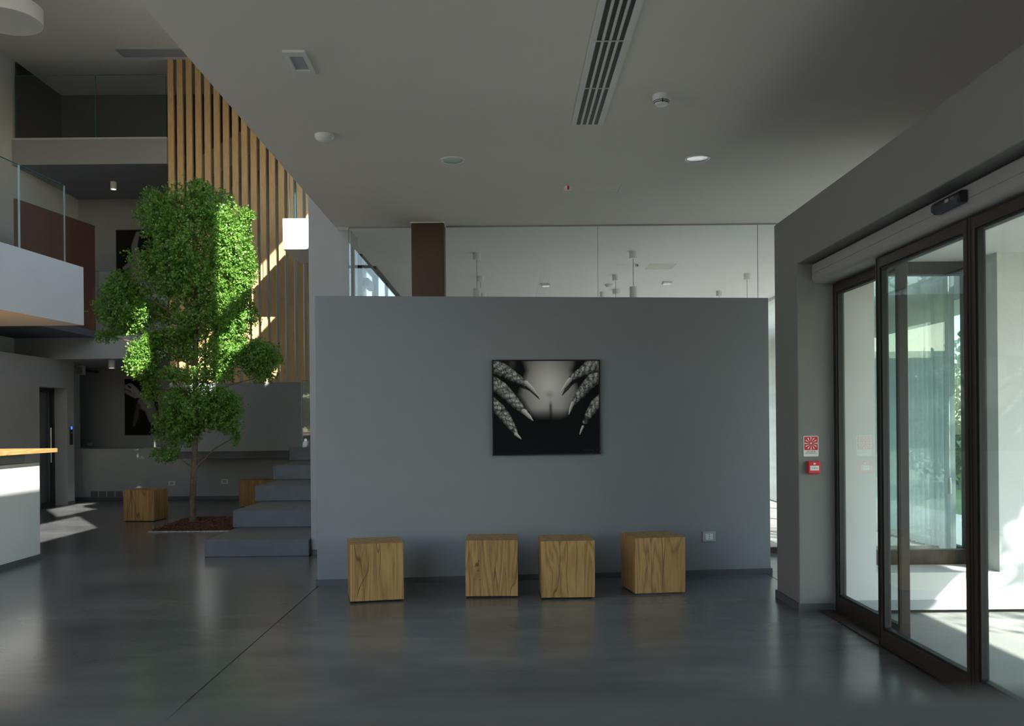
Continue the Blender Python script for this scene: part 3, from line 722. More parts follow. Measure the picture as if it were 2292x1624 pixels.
def claw_print(nx, ny):
    X, Y = np.meshgrid(np.linspace(0, 1505, nx), np.linspace(0, 1325, ny)); U, V = X+135, Y+165
    g = lambda x, y, sx, sy: np.exp(-((U-x)/sx)**2-((V-y)/sy)**2)
    body = 0.62*g(920, 400, 330, 420)+0.34*g(930, 620, 360, 260)+0.22*g(760, 830, 170, 120)+0.20*g(1090, 860, 150, 130)
    half = np.interp(V, [165, 300, 450, 650, 800, 930, 1030, 1500], [400, 350, 400, 470, 370, 300, 200, 10])
    side = np.clip((half-np.abs(U-925))/90, 0, 1)
    body *= side*np.clip((1010-V)/170, 0, 1)
    body *= 1-0.8*np.exp(-((U-945)/(22+0.0*V))**2)*np.clip((V-640)/170, 0, 1)*(1-0.7*np.exp(-((V-720)/45)**2))
    body *= 1-0.35*np.exp(-((U-930)/60)**2-((V-640)/40)**2)
    body += 0.06*np.exp(-((U-400)/45)**2-((V-200)/90)**2)+0.05*np.exp(-((U-1250)/40)**2-((V-210)/80)**2)
    R, Gc, B = 0.006+body*1.0, 0.0065+body*0.90, 0.008+body*0.86
    f1, f2 = worley(U, V, 620, 3, 100, 1680, 130, 1330)
    cell = np.clip((f2-f1)/11.0, 0, 1); h1, h2 = worley(U*1.0, V*1.0, 2600, 5, 100, 1680, 130, 1330)
    grit = np.clip((h2-h1)/6.0, 0.25, 1)
    def put(mask, val, tint=(1.0, 0.95, 0.88)):
        nonlocal R, Gc, B
        R = R*(1-mask)+mask*val*tint[0]; Gc = Gc*(1-mask)+mask*val*tint[1]; B = B*(1-mask)+mask*val*tint[2]
    def shade(pts):   # cast dark next to a finger
        s, _, _, _ = shape(U-18, V-45, pts, 2.5); put(s*0.92, np.full(U.shape, 0.006))
    left = [([(110, 230, 100), (280, 300, 95), (430, 390, 72), (560, 470, 48), (625, 505, 36)], [(600, 480, 34), (690, 570, 26), (768, 668, 4)]),
            ([(110, 470, 100), (250, 560, 95), (380, 690, 80), (480, 800, 66), (570, 885, 44)], [(560, 880, 34), (640, 960, 26), (694, 1018, 3)]),
            ([(110, 740, 70), (210, 850, 84), (310, 980, 76), (395, 1110, 52), (455, 1200, 26)], [(445, 1205, 24), (490, 1245, 16), (524, 1277, 3)])]
    right = [([(1680, 210, 110), (1500, 260, 95), (1380, 330, 62), (1270, 395, 46), (1225, 430, 34)], [(1225, 435, 32), (1160, 520, 26), (1092, 612, 6)]),
             ([(1690, 330, 95), (1560, 430, 95), (1450, 545, 78), (1360, 650, 66), (1280, 760, 42)], [(1262, 770, 26), (1230, 850, 20), (1203, 932, 4)]),
             ([(1690, 680, 60), (1590, 790, 76), (1500, 920, 58), (1435, 1040, 34)], [(1405, 1105, 17), (1380, 1160, 14), (1360, 1215, 5)])]
    for grp, lit in ((left, -1), (right, 1)):
        for fin, nail in grp: shade(fin); shade(nail)
        for fin, nail in grp[::-1]:
            m, ac, al_, bd = shape(U, V, fin)
            lum = np.clip(0.62-0.42*ac*(1 if lit < 0 else -1), 0.05, 1)
            rings = 0.70+0.30*np.sin(al_/15.0+3*np.sin(ac*2))
            put(m, 1.05*lum*(0.12+0.88*cell)*(0.5+0.5*grit)*rings*np.clip(1.35-bd, 0.1, 1))
            m, ac, al_, bd = shape(U, V, nail)
            put(m, np.clip(0.6-0.45*ac*(1 if lit < 0 else -1), 0.03, 0.9), (1.0, 0.93, 0.86))
    # illegible caption strokes at lower right
    cap = ((V > 1436) & (V < 1446) & (((U > 1418) & (U < 1482)) | ((U > 1492) & (U < 1560)) | ((U > 1590) & (U < 1622)))).astype(float)
    put(cap*(0.5+0.5*np.sin(U*0.9)), np.full(U.shape, 0.10), (1, 1, 1))
    return np.stack([R, Gc, B], -1)
def foot_print(nx, ny):
    U, V = np.meshgrid(np.linspace(100, 895, nx), np.linspace(140, 1450, ny))
    I = np.full(U.shape, 0.006)
    def put(pts, val, soft):
        nonlocal I
        m, _, _, _ = shape(U, V, pts, soft); I = I*(1-m)+m*val
    put([(640, 640, 110), (780, 900, 90), (900, 1150, 90)], 0.16, 4)
    put([(560, 700, 150), (700, 830, 120), (760, 1080, 95)], 0.20, 3)
    put([(430, 780, 60), (380, 1000, 55), (310, 1220, 30)], 0.07, 6)
    put([(440, 480, 60), (560, 560, 60), (640, 650, 90)], 0.27, 2)
    put([(130, 320, 60), (230, 330, 95), (330, 430, 105), (430, 510, 70)], 0.36, 1.2)
    put([(110, 420, 35), (220, 470, 50), (360, 550, 45)], 0.28, 1.5)
    put([(190, 300, 18), (230, 330, 26)], 0.02, 2); put([(110, 370, 8), (250, 440, 10)], 0.02, 2)
    put([(470, 900, 40), (540, 1100, 60), (560, 1300, 60)], 0.006, 4)
    return np.stack([I, I*0.90, I*0.86], -1)
def figure_print(nx, ny):
    U, V = np.meshgrid(np.linspace(60, 955, nx), np.linspace(160, 1410, ny))
    I = np.full(U.shape, 0.008)
    def put(pts, val, soft):
        nonlocal I
        m, _, _, _ = shape(U, V, pts, soft); I = I*(1-m)+m*val
    put([(560, 240, 45), (480, 520, 70), (520, 760, 100)], 0.20, 3)
    put([(240, 1030, 40), (400, 960, 90), (560, 950, 130), (720, 1000, 110)], 0.22, 2.5)
    put([(470, 1120, 110), (560, 1250, 120), (600, 1360, 80)], 0.30, 1.5)
    put([(720, 1120, 60), (800, 1280, 45), (830, 1360, 25)], 0.25, 1.5)
    put([(620, 1300, 30), (740, 1380, 24)], 0.25, 1.5); put([(330, 1080, 55), (310, 1150, 55)], 0.02, 3)
    put([(680, 1260, 30), (760, 1330, 18)], 0.012, 2)
    return np.stack([I*0.96, I*0.92, I*0.95], -1)
def picture(name, label, w, h, fn, nx, ny, loc, rz, frame=0.012, depth=0.03):
    t = thing(name, label, 'picture', loc, rz)
    MB().box(-w/2, w/2, -depth+0.002, 0, -h/2, h/2).build('backing', 'black_plastic', t)
    cols = fn(nx, ny)
    xs = np.linspace(-w/2+frame, w/2-frame, nx); zs = np.linspace(h/2-frame, -h/2+frame, ny)
    X, Z = np.meshgrid(xs, zs); vs = np.stack([X, np.full(X.shape, -depth), Z], -1).reshape(-1, 3)
    idx = np.arange(nx*ny).reshape(ny, nx)
    fs = np.stack([idx[:-1, :-1], idx[1:, :-1], idx[1:, 1:], idx[:-1, 1:]], -1).reshape(-1, 4)
    me = bpy.data.meshes.new('print'); me.from_pydata(vs.tolist(), [], fs.tolist())
    ca = me.color_attributes.new('print', 'FLOAT_COLOR', 'POINT')
    c4 = np.concatenate([np.clip(cols, 0, 1).reshape(-1, 3), np.ones((nx*ny, 1))], 1).astype(np.float32)
    ca.data.foreach_set('color', c4.ravel()); me.materials.append(MATS['photo_print'])
    link('print', me, t)
    f = MB().box(-w/2, w/2, -depth-0.004, -depth+0.002, h/2-frame, h/2).box(-w/2, w/2, -depth-0.004, -depth+0.002, -h/2, -h/2+frame)
    f.box(-w/2, -w/2+frame, -depth-0.004, -depth+0.002, -h/2+frame, h/2-frame).box(w/2-frame, w/2, -depth-0.004, -depth+0.002, -h/2+frame, h/2-frame)
    f.build('frame', 'black_plastic', t); return t
ul, ur, ll, lr = (on_part(*p) for p in ((1101, 807), (1342, 803.5), (1102, 1020), (1342, 1015)))
pu, pz = (ul[0]+ur[0]+ll[0]+lr[0])/4, (ul[1]+ur[1]+ll[1]+lr[1])/4
pwid, phei = ((ur[0]-ul[0])+(lr[0]-ll[0]))/2, ((ul[1]-ll[1])+(ur[1]-lr[1]))/2
pp_ = pA+pdir*pu
picture('framed_photograph', 'large dark framed photograph of scaly claws on a pale back, on the partition', pwid, phei, claw_print, 300, 264, (pp_.x, pp_.y, pz), prz, frame=0.010)
a_, b_ = on_y(280, 848, YB), on_y(355.5, 973, YB)
picture('framed_photograph', 'dark photograph of a pale foot on the lower back wall left of the tree', b_[0]-a_[0], a_[1]-b_[1], foot_print, 64, 104, ((a_[0]+b_[0])/2, YB, (a_[1]+b_[1])/2), 0, frame=0.006)
a_, b_ = on_y(261, 515, YB), on_y(349, 638, YB)
picture('framed_photograph', 'dark photograph of a pale figure on the upper gallery wall behind the tree', b_[0]-a_[0], a_[1]-b_[1], figure_print, 70, 100, ((a_[0]+b_[0])/2, YB, (a_[1]+b_[1])/2), 0, frame=0.006)

# ================================================================== SOCKETS, PANELS AND VENTS ON WALLS
def socket(label, loc, rz, w, h, mat='white_plastic', inset=True):
    t = thing('wall_socket', label, 'socket', loc, rz)
    MB().box(-w/2, w/2, -0.012, 0, -h/2, h/2).build('cover_plate', mat, t, bevel=0.003)
    MB().box(-w*0.28, w*0.28, -0.0135, -0.012, -h*0.30, h*0.30).build('insert', 'grey_plastic' if mat == 'white_plastic' else 'white_plastic', t)
    hs = MB()
    for zz in (-0.2, 0.0, 0.2): hs.lathe([(0.0, 0.0), (0.004, 0.0)], (0, -0.0138, zz*h), 10, 'y')
    hs.build('pin_holes', 'print_black', t)
    return t
q0, q1 = on_part(1572, 1189), on_part(1601, 1211)
qp = pA+pdir*((q0[0]+q1[0])/2)
socket('grey wall socket plate low on the partition right of the stools', (qp.x, qp.y, (q0[1]+q1[1])/2), prz, q1[0]-q0[0], q0[1]-q1[1], 'grey_plastic')
for px, py, lb in ((385, 1081, 'white wall socket on the low back ledge left of the tree trunk'), (503, 1077, 'white wall socket on the low back wall right of the tree trunk')):
    q = on_y(px, py, 16.95); socket(lb, (q[0], 16.95, q[1]), 0, 0.125, 0.085)
q = on_y(202, 993, YB); socket('dim wall socket just above the back ledge', (q[0], YB, q[1]), 0, 0.12, 0.075, 'grey_plastic')
# ledge access panel and air vents
p0, p1 = on_y(184, 1010, 16.95), on_y(329, 1116, 16.95)
ap = thing('access_panel', 'large flush grey panel in the back ledge above the floor vents', 'panel', ((p0[0]+p1[0])/2, 16.948, (p0[1]+p1[1])/2))
MB().box(-(p1[0]-p0[0])/2, (p1[0]-p0[0])/2, -0.008, 0, -(p0[1]-p1[1])/2, (p0[1]-p1[1])/2).build('board', 'wall_grey_light', ap, bevel=0.003)
for k in range(4):
    v0, v1 = on_y(203+k*18.6, 1099, 16.94), on_y(203+k*18.6+16, 1112.5, 16.94)
    vt = thing('air_vent', 'slotted air vent low in the back ledge panel, %s from the left' % ('first', 'second', 'third', 'fourth')[k], 'vent', ((v0[0]+v1[0])/2, 16.942, (v0[1]+v1[1])/2), 0, 'ledge air vents')
    vw, vh = (v1[0]-v0[0])/2, (v0[1]-v1[1])/2
    MB().box(-vw, vw, -0.004, 0, -vh, vh).build('backing', 'dark_gasket', vt)
    for j in range(4):
        zz = -vh+(j+0.5)*2*vh/4; MB().box(-vw, vw, -0.012, -0.004, zz-0.010, zz+0.004).build('louvre', 'wall_grey', vt)
# lift call panel
q = on_x(162, 968, XW)
lp = thing('call_panel', 'slim lift call panel with blue display on the left wall', 'panel', (XW, 16.08, q[1]))
MB().box(0, 0.012, -0.05, 0.05, -0.16, 0.16).build('plate', 'black_plastic', lp, bevel=0.002)
MB().box(0.012, 0.014, -0.03, 0.03, 0.06, 0.11).build('display', 'led_blue', lp)
MB().lathe([(0.0, 0.016), (0.018, 0.016), (0.018, 0.0)], (0.0, 0, 0), 12).build('button', 'steel', lp).rotation_euler = (0, math.pi/2, 0)
lp.children[-1].location = (0, 0, -0.05)
# speaker
q = on_y(182, 828, 17.2)
sp = thing('wall_speaker', 'small white box speaker high in the back left corner', 'speaker', (q[0], 17.2, q[1]))
MB().box(-0.055, 0.055, -0.06, 0.06, -0.085, 0.085).build('cabinet', 'white_plastic', sp, bevel=0.008)
MB().box(-0.045, 0.045, -0.063, -0.06, -0.07, 0.06).build('grille', 'grey_plastic', sp)
MB().box(-0.02, 0.02, 0.06, YB-17.2, -0.02, 0.02).build('bracket', 'black_metal', sp)

# ================================================================== RECEPTION COUNTERS
rc = thing('reception_counter', 'pale reception counter with a wooden top at the left edge', 'counter', (-5.6, 7.0, 0))
x1, y1 = -4.83+5.6, 9.5-7.0
MB().box(-0.9, x1, -3.5, y1, 0.05, 1.0).build('body', 'white_paint', rc, bevel=0.004)
MB().box(-0.85, x1-0.10, -3.45, y1-0.10, 1.0, 1.10).build('shadow_gap', 'wall_grey', rc)
MB().box(-0.95, x1+0.13, -3.55, y1+0.12, 1.10, 1.142).build('worktop', 'oak_top', rc, bevel=0.004)
MB().box(-0.9, x1+0.01, -3.5, y1+0.01, 0, 0.05).build('plinth', 'skirting', rc)
nc = thing('near_counter', 'blurred dark grey counter top in the immediate foreground', 'counter', (0, 0.25, 0), math.radians(2.4))
MB().box(-1.6, 1.5, -0.12, 0.153, 1.19, 1.248).build('worktop', 'near_grey', nc, bevel=0.004)
MB().box(-1.55, 1.45, -0.10, 0.10, 0, 1.19).build('body', 'near_grey', nc)

# ================================================================== CEILING FITTINGS
# linear slot diffuser
e0, e1 = on_z(1279, 278, CEIL), on_z(1349, 278, CEIL)
df = thing('slot_diffuser', 'long linear ceiling air diffuser with four black slots', 'air diffuser', ((e0[0]+e1[0])/2, e0[1], CEIL-0.0012))
dw = (e1[0]-e0[0])/2
for k in range(5):
    ya, yb = -(k+1)*0.69, -k*0.69
    s = 2*dw
    seg = MB()
    edges = [-dw, -dw*0.72]; 
    bars = [(-dw, -0.70*dw), (-0.44*dw, -0.31*dw), (-0.075*dw, 0.055*dw), (0.29*dw, 0.42*dw), (0.66*dw, dw)]
    for a, b in bars: seg.box(a, b, ya+0.004, yb-0.004, -0.006, 0)
    seg.box(-0.70*dw, 0.66*dw, ya+0.004, ya+0.012, -0.005, 0)
    sgo = seg.build('diffuser_section', 'ceiling_white', df)
    MB().box(-0.71*dw, 0.67*dw, ya, yb, -0.0015, 0).build('slot_void', 'dark_gasket', sgo)
# ceiling grille in the atrium
g0 = on_z(283, 110, ZT); g1 = on_z(405, 124, ZT)
gr = thing('ceiling_grille', 'grey slotted air grille in the high atrium ceiling', 'grille', ((g0[0]+g1[0])/2, (g0[1]+g1[1])/2, ZT))
gw_, gd = abs(g1[0]-g0[0])/2+0.15, abs(g1[1]-g0[1])/2
MB().box(-gw_, gw_, -gd, gd, -0.004, 0).build('backing', 'black_metal', gr)
for k in range(9):
    yy = -gd+(k+0.5)*2*gd/9; MB().box(-gw_, gw_, yy-0.006, yy+0.006, -0.014, -0.004).build('louvre', 'grey_plastic', gr)
MB().box(-gw_-0.03, gw_+0.03, -gd-0.03, -gd, -0.012, 0).box(-gw_-0.03, gw_+0.03, gd, gd+0.03, -0.012, 0).box(-gw_-0.03, -gw_, -gd, gd, -0.012, 0).box(gw_, gw_+0.03, -gd, gd, -0.012, 0).build('frame', 'grey_plastic', gr)
# emergency light
c = [on_z(*p, CEIL) for p in ((630, 112), (682, 110), (706, 162), (661, 163))]
ex, ey = sum(p[0] for p in c)/4, sum(p[1] for p in c)/4
el = thing('emergency_light', 'square recessed emergency light in the lobby ceiling near the atrium edge', 'ceiling light', (ex, ey, CEIL), 0.02)
hx, hy = 0.065, 0.165
hx = (c[1][0]-c[0][0]+c[2][0]-c[3][0])/4; hy = (c[3][1]-c[0][1]+c[2][1]-c[1][1])/4; hy = abs(hy)
f = MB().box(-hx, hx, -hy, -hy*0.62, -0.014, 0).box(-hx, hx, hy*0.62, hy, -0.014, 0).box(-hx, -hx*0.62, -hy*0.62, hy*0.62, -0.014, 0).box(hx*0.62, hx, -hy*0.62, hy*0.62, -0.014, 0)
f.build('bezel', 'white_plastic', el, bevel=0.003)
MB().box(-hx*0.62, hx*0.62, -hy*0.62, hy*0.62, -0.006, -0.002).build('diffuser', 'grey_plastic', el)
MB().box(hx*0.45, hx*0.52, -hy*0.57, -hy*0.53, -0.0075, -0.006).build('status_led', 'led_green', el)
# dome detector
q = on_z(726, 302, CEIL)
dm = thing('dome_detector', 'white flat dome sensor on the lobby ceiling left of the downlights', 'detector', (q[0], q[1], CEIL))
MB().lathe([(0.068, 0), (0.068, -0.012), (0.064, -0.022)], seg=32).build('base', 'white_plastic', dm, smooth=True)
MB().lathe([(0.064, -0.022), (0.052, -0.036), (0.030, -0.046), (0.0, -0.05)], seg=32).build('dome', 'white_plastic', dm, smooth=True)
# smoke detector
q = on_z(1480, 213, CEIL)
sd = thing('smoke_detector', 'white smoke detector with black slits on the lobby ceiling beside the diffuser', 'smoke detector', (q[0], q[1], CEIL))
MB().lathe([(0.054, 0), (0.054, -0.030), (0.050, -0.036)], seg=32).build('base', 'white_plastic', sd, smooth=True)
MB().lathe([(0.050, -0.036), (0.040, -0.058), (0.036, -0.062), (0.0, -0.064)], seg=32).build('head', 'white_plastic', sd, smooth=True)
MB().lathe([(0.0505, -0.0385), (0.0488, -0.0425)], seg=32).lathe([(0.0462, -0.047), (0.0438, -0.052)], seg=32).build('slits', 'print_black', sd)
MB().box(-0.003, 0.003, -0.0525, -0.036, -0.056, -0.034).build('post', 'print_black', sd)
# recessed downlights
for px, py, lb in ((1013, 358, 'round recessed downlight in the lobby ceiling left of the diffuser end'), (1561, 354, 'round recessed downlight in the lobby ceiling right of the smoke detector')):
    q = on_z(px, py, CEIL)
    t = thing('downlight', lb, 'downlight', (q[0], q[1], CEIL), 0, 'lobby downlights')
    MB().lathe([(0.098, 0), (0.098, -0.006), (0.086, -0.008), (0.080, -0.004)], seg=40).build('trim_ring', 'white_plastic', t, smooth=True)
    MB().lathe([(0.080, -0.003), (0.072, -0.0015), (0.03, -0.001), (0.0, -0.001)], seg=40).build('reflector', 'downlight_reflector', t, smooth=True)
# red beacon and access hatch
q = on_z(1271, 417, CEIL)
rb = thing('ceiling_beacon', 'tiny white ceiling indicator with a red stripe in the lobby', 'indicator', (q[0], q[1], CEIL))
MB().lathe([(0.034, 0), (0.034, -0.022), (0.026, -0.034), (0.0, -0.036)], seg=20).build('body', 'white_plastic', rb, smooth=True)
MB().box(-0.008, 0.010, -0.036, -0.02, -0.034, -0.004).build('red_lens', 'red_plastic', rb)
hc = [on_z(1300, 429, CEIL), on_z(1382, 430, CEIL), on_z(1395, 411, CEIL)]
ht = thing('ceiling_hatch', 'flush rectangular access hatch in the lobby ceiling', 'hatch', ((hc[0][0]+hc[1][0])/2, (hc[1][1]+hc[2][1])/2, CEIL))
hx, hy = (hc[1][0]-hc[0][0])/2, abs(hc[1][1]-hc[2][1])/2
MB().box(-hx, hx, -hy, hy, -0.0015, 0).build('board', 'ceiling_paint', ht)
MB().box(-hx, hx+0.003, hy, hy+0.003, -0.0018, 0).box(hx, hx+0.003, -hy, hy, -0.0018, 0).build('joint', 'print_grey', ht)

# cylinder spotlights under the galleries
def spot(label, px, py, z, y):
    q = on_y(px, py, y)
    t = thing('cylinder_spotlight', label, 'spotlight', (q[0], y, z))
    MB().lathe([(0.055, 0), (0.055, -0.135), (0.047, -0.135), (0.047, -0.12)], seg=24).build('housing', 'white_plastic', t, smooth=True)
    MB().lathe([(0.047, -0.12), (0.0, -0.12)], seg=24).build('lamp', 'lamp_glow', t)
d_ = (Z2A-CAMZ)/ray(254, 407)[1]; spot('lit white cylinder spotlight under the second floor gallery', 254, 415, Z2A, d_)
d_ = (Z1A-CAMZ)/ray(250, 806)[1]; spot('lit white cylinder spotlight under the first floor gallery', 250, 815, Z1A, min(d_, 17.3))

# large disc pendant in the atrium
q = on_y(12, 48, 12.3)
dp = thing('disc_pendant', 'large white drum pendant lamp hanging high in the atrium', 'pendant lamp', (q[0], 12.3, q[1]))
MB().lathe([(0.455, 0.0), (0.46, 0.005), (0.46, 0.205), (0.455, 0.21), (0.0, 0.21)], seg=64).build('drum', 'white_paint', dp, smooth=True)
MB().lathe([(0.455, 0.0), (0.44, 0.004), (0.0, 0.004)], seg=64).build('diffuser', 'ceiling_white', dp, smooth=True)
for k in range(3):
    a = math.radians(15+120*k); x, y = 0.36*math.cos(a), 0.36*math.sin(a)
    MB().tube([(x, y, 0.21), (x, y, ZT-q[1])], [0.003, 0.003], 6).build('suspension_wire', 'steel', dp)

# dining room pendants
G = 'cylinder pendants in the dining room'
rows = ((10.965, 'front'), (12.70, 'middle'), (14.36, 'back')); colsx = ((-0.32, 'left'), (1.553, 'middle'), (3.376, 'right'))
src = None
for yy, rn in rows:
    for xx, cn in colsx:
        if rn == 'front' and cn == 'right': continue
        t = thing('cylinder_pendant', 'white cylinder pendant beyond the glass, %s row, %s column' % (rn, cn), 'pendant lamp', (xx, yy, CEIL), 0, G)
        if src is None:
            c1_ = MB().lathe([(0.0, -0.001), (0.045, -0.001), (0.045, -0.082), (0.0, -0.082)], seg=24).build('canopy', 'white_plastic', t, smooth=True)
            c2_ = MB().tube([(0, 0, -0.08), (0, 0, -0.425)], [0.004, 0.004], 6).build('cable', 'print_grey', t)
            c3_ = MB().lathe([(0.0, -0.42), (0.045, -0.42), (0.045, -0.66), (0.04, -0.66), (0.04, -0.6), (0.0, -0.6)], seg=24).build('shade', 'white_plastic', t, smooth=True)
            src = (c1_, c2_, c3_)
        else:
            for c_ in src: dup(c_, t, (0, 0, 0))
# other fittings on the dining room ceiling
def ceil_box(name, label, cat, px, py, w, d, h, mat, part2):
    q = on_z(px, py, CEIL); t = thing(name, label, cat, (q[0], q[1], CEIL))
    MB().box(-w/2, w/2, -d/2, d/2, -h, 0).build('bezel', 'white_plastic', t, bevel=0.004)
    MB().box(-w*0.36, w*0.36, -d*0.36, d*0.36, -h-0.002, -h).build('diffuser', mat, t)
ceil_box('emergency_light', 'lit square light on the dining room ceiling seen left of the glass joint', 'ceiling light', 1222, 635, 0.13, 0.16, 0.035, 'lamp_soft', None)
ceil_box('emergency_light', 'lit square light on the dining room ceiling seen right of the glass joint', 'ceiling light', 1493, 631, 0.13, 0.16, 0.03, 'lamp_soft', None)
q = on_z(1365, 636, CEIL); t = thing('dome_detector', 'white flat dome sensor on the dining room ceiling beyond the glass', 'detector', (q[0], q[1], CEIL))
MB().lathe([(0.075, 0), (0.075, -0.012), (0.055, -0.04), (0.0, -0.05)], seg=28).build('dome', 'white_plastic', t, smooth=True)
q = on_z(1381, 648, CEIL); t = thing('smoke_detector', 'white smoke detector on the dining room ceiling near the partition top', 'smoke detector', (q[0], q[1], CEIL))
MB().lathe([(0.07, 0), (0.07, -0.05), (0.055, -0.07), (0.0, -0.075)], seg=28).build('head', 'white_plastic', t, smooth=True)
q = on_z(1426, 592, CEIL); t = thing('ceiling_beacon', 'tiny ceiling indicator with a red stripe in the dining room', 'indicator', (q[0], q[1], CEIL))
MB().lathe([(0.03, 0), (0.03, -0.03), (0.0, -0.034)], seg=20).build('body', 'white_plastic', t, smooth=True)
MB().box(-0.006, 0.008, -0.033, -0.02, -0.03, -0.004).build('red_lens', 'red_plastic', t)
q = on_z(1478, 596, CEIL); t = thing('ceiling_hatch', 'flush access hatch in the dining room ceiling', 'hatch', (q[0], q[1], CEIL))
MB().box(-0.17, 0.17, -0.2, 0.2, -0.0015, 0).build('board', 'ceiling_paint', t)
MB().box(-0.17, 0.173, 0.2, 0.204, -0.002, 0).box(0.17, 0.174, -0.2, 0.2, -0.002, 0).build('joint', 'print_grey', t)

# vertical blinds in the dining room
vb = thing('vertical_blind', 'pale vertical louvre blind along the dining room windows', 'blind', (XB-0.14, 9.15, 0))
MB().box(-0.025, 0.025, -0.05, 8.0, CEIL-0.05, CEIL-0.002).build('head_rail', 'white_plastic', vb)
sb_ = MB()
for k in range(4):
    u = -0.0635+k*0.03175; u2 = u+0.03175; b0 = 0.006*math.sin(k/4*math.pi); b1 = 0.006*math.sin((k+1)/4*math.pi)
    sb_._add([(b0, u, 0.04), (b1, u2, 0.04), (b1, u2, CEIL-0.05), (b0, u, CEIL-0.05)], [(0, 1, 2, 3)])
sme = sb_.mesh('blind_slat'); sme.materials.append(MATS['blind_fabric'])
for k in range(73):
    link('blind_slat', sme, vb, loc=(0, 0.04+k*0.11, 0), rz=math.radians(28))
MB().tube([(-0.03, -0.02, CEIL-0.05), (-0.03, -0.02, 0.75)], [0.003, 0.003], 6).build('pull_cord', 'white_plastic', vb)
MB().lathe([(0.0, 0.16), (0.012, 0.16), (0.018, 0.1), (0.018, 0.0), (0.0, 0.0)], (-0.03, -0.02, 0.62), 12).build('cord_weight', 'white_plastic', vb)

# ================================================================== THE INDOOR TREE
TX, TY = -4.262, 12.444
TS = FPX/TY
def tp(px, py, dy=0.0):
    x, z = on_y(px, py, TY); return Vector((x-TX, dy, z))
tree = thing('indoor_tree', 'slender indoor tree with cloud-like clumps of small green leaves', 'tree', (TX, TY, 0))
trunk_px = [(431, 1179), (431, 1120), (434, 1050), (437, 980), (436, 900), (438, 820), (440, 740), (438, 650), (437, 560), (436, 470)]
rad = [0.052, 0.043, 0.040, 0.036, 0.034, 0.032, 0.028, 0.022, 0.015, 0.006]
tpts = [tp(*p) for p in trunk_px]; tpts[0].z = -0.02
MB().tube(tpts, rad, 12).build('trunk', 'bark', tree, smooth=True)
# clumps: centre px, radii px, depth offset m, density
CL = [(430, 530, 110, 112, 0.0, 1.0), (470, 470, 62, 52, 0.0, 0.35), (365, 485, 58, 56, 0.0, 0.38), (528, 560, 48, 80, -0.1, 0.6), (385, 600, 85, 60, -0.1, 0.45), (440, 640, 95, 55, 0.0, 0.5),
      (285, 690, 72, 62, 0.0, 0.75), (272, 640, 40, 40, 0.0, 0.22), (525, 700, 55, 70, -0.1, 0.65), (450, 715, 60, 45, 0.0, 0.28), (505, 785, 60, 44, -0.1, 0.42), (365, 700, 32, 26, 0.1, 0.10),
      (578, 798, 52, 40, 0.0, 0.5), (330, 805, 36, 46, -0.15, 0.35), (345, 758, 30, 24, 0.0, 0.10), (395, 780, 48, 28, 0.1, 0.16), (440, 838, 92, 22, 0.0, 0.28), (400, 745, 50, 26, 0.1, 0.14),
      (445, 910, 96, 56, 0.0, 0.85), (400, 955, 60, 46, 0.0, 0.4), (500, 920, 46, 48, 0.0, 0.3), (336, 868, 20, 36, 0.0, 0.10), (372, 1015, 34, 18, 0.0, 0.07),
      (340, 440, 20, 18, 0.0, 0.05), (445, 422, 26, 22, 0.0, 0.10), (553, 482, 16, 16, 0.0, 0.05), (590, 842, 34, 14, 0.0, 0.05), (240, 750, 26, 16, 0.0, 0.04), (530, 975, 12, 22, 0.0, 0.03), (548, 620, 30, 60, -0.1, 0.25), (425, 770, 20, 50, 0.0, 0.06)]
br = MB()
for (cx_, cy_, rx, ry, dy, den) in CL:
    c = tp(cx_, cy_, dy)
    # start on the trunk a little below the clump
    j = min(range(len(tpts)), key=lambda i: abs(tpts[i].z-(c.z-0.35))); j = max(2, j); s = tpts[j]
    mid = s.lerp(c, 0.5)+Vector((0, random.uniform(-0.05, 0.05), 0.06))
    br.tube([s, mid, c], [0.016, 0.010, 0.004], 6)
    for k in range(max(2, int(14*den))):
        v = Vector(rng.normal(size=3)).normalized()*random.uniform(0.5, 0.95)
        e = c+Vector((v.x*rx/TS, v.y*rx/TS*0.9, v.z*ry/TS))
        br.tube([c.lerp(mid, 0.2), c.lerp(e, 0.5)+Vector((0, 0, 0.03)), e], [0.005, 0.0035, 0.0015], 4)
br.build('branches', 'bark', tree)['kind'] = 'stuff'
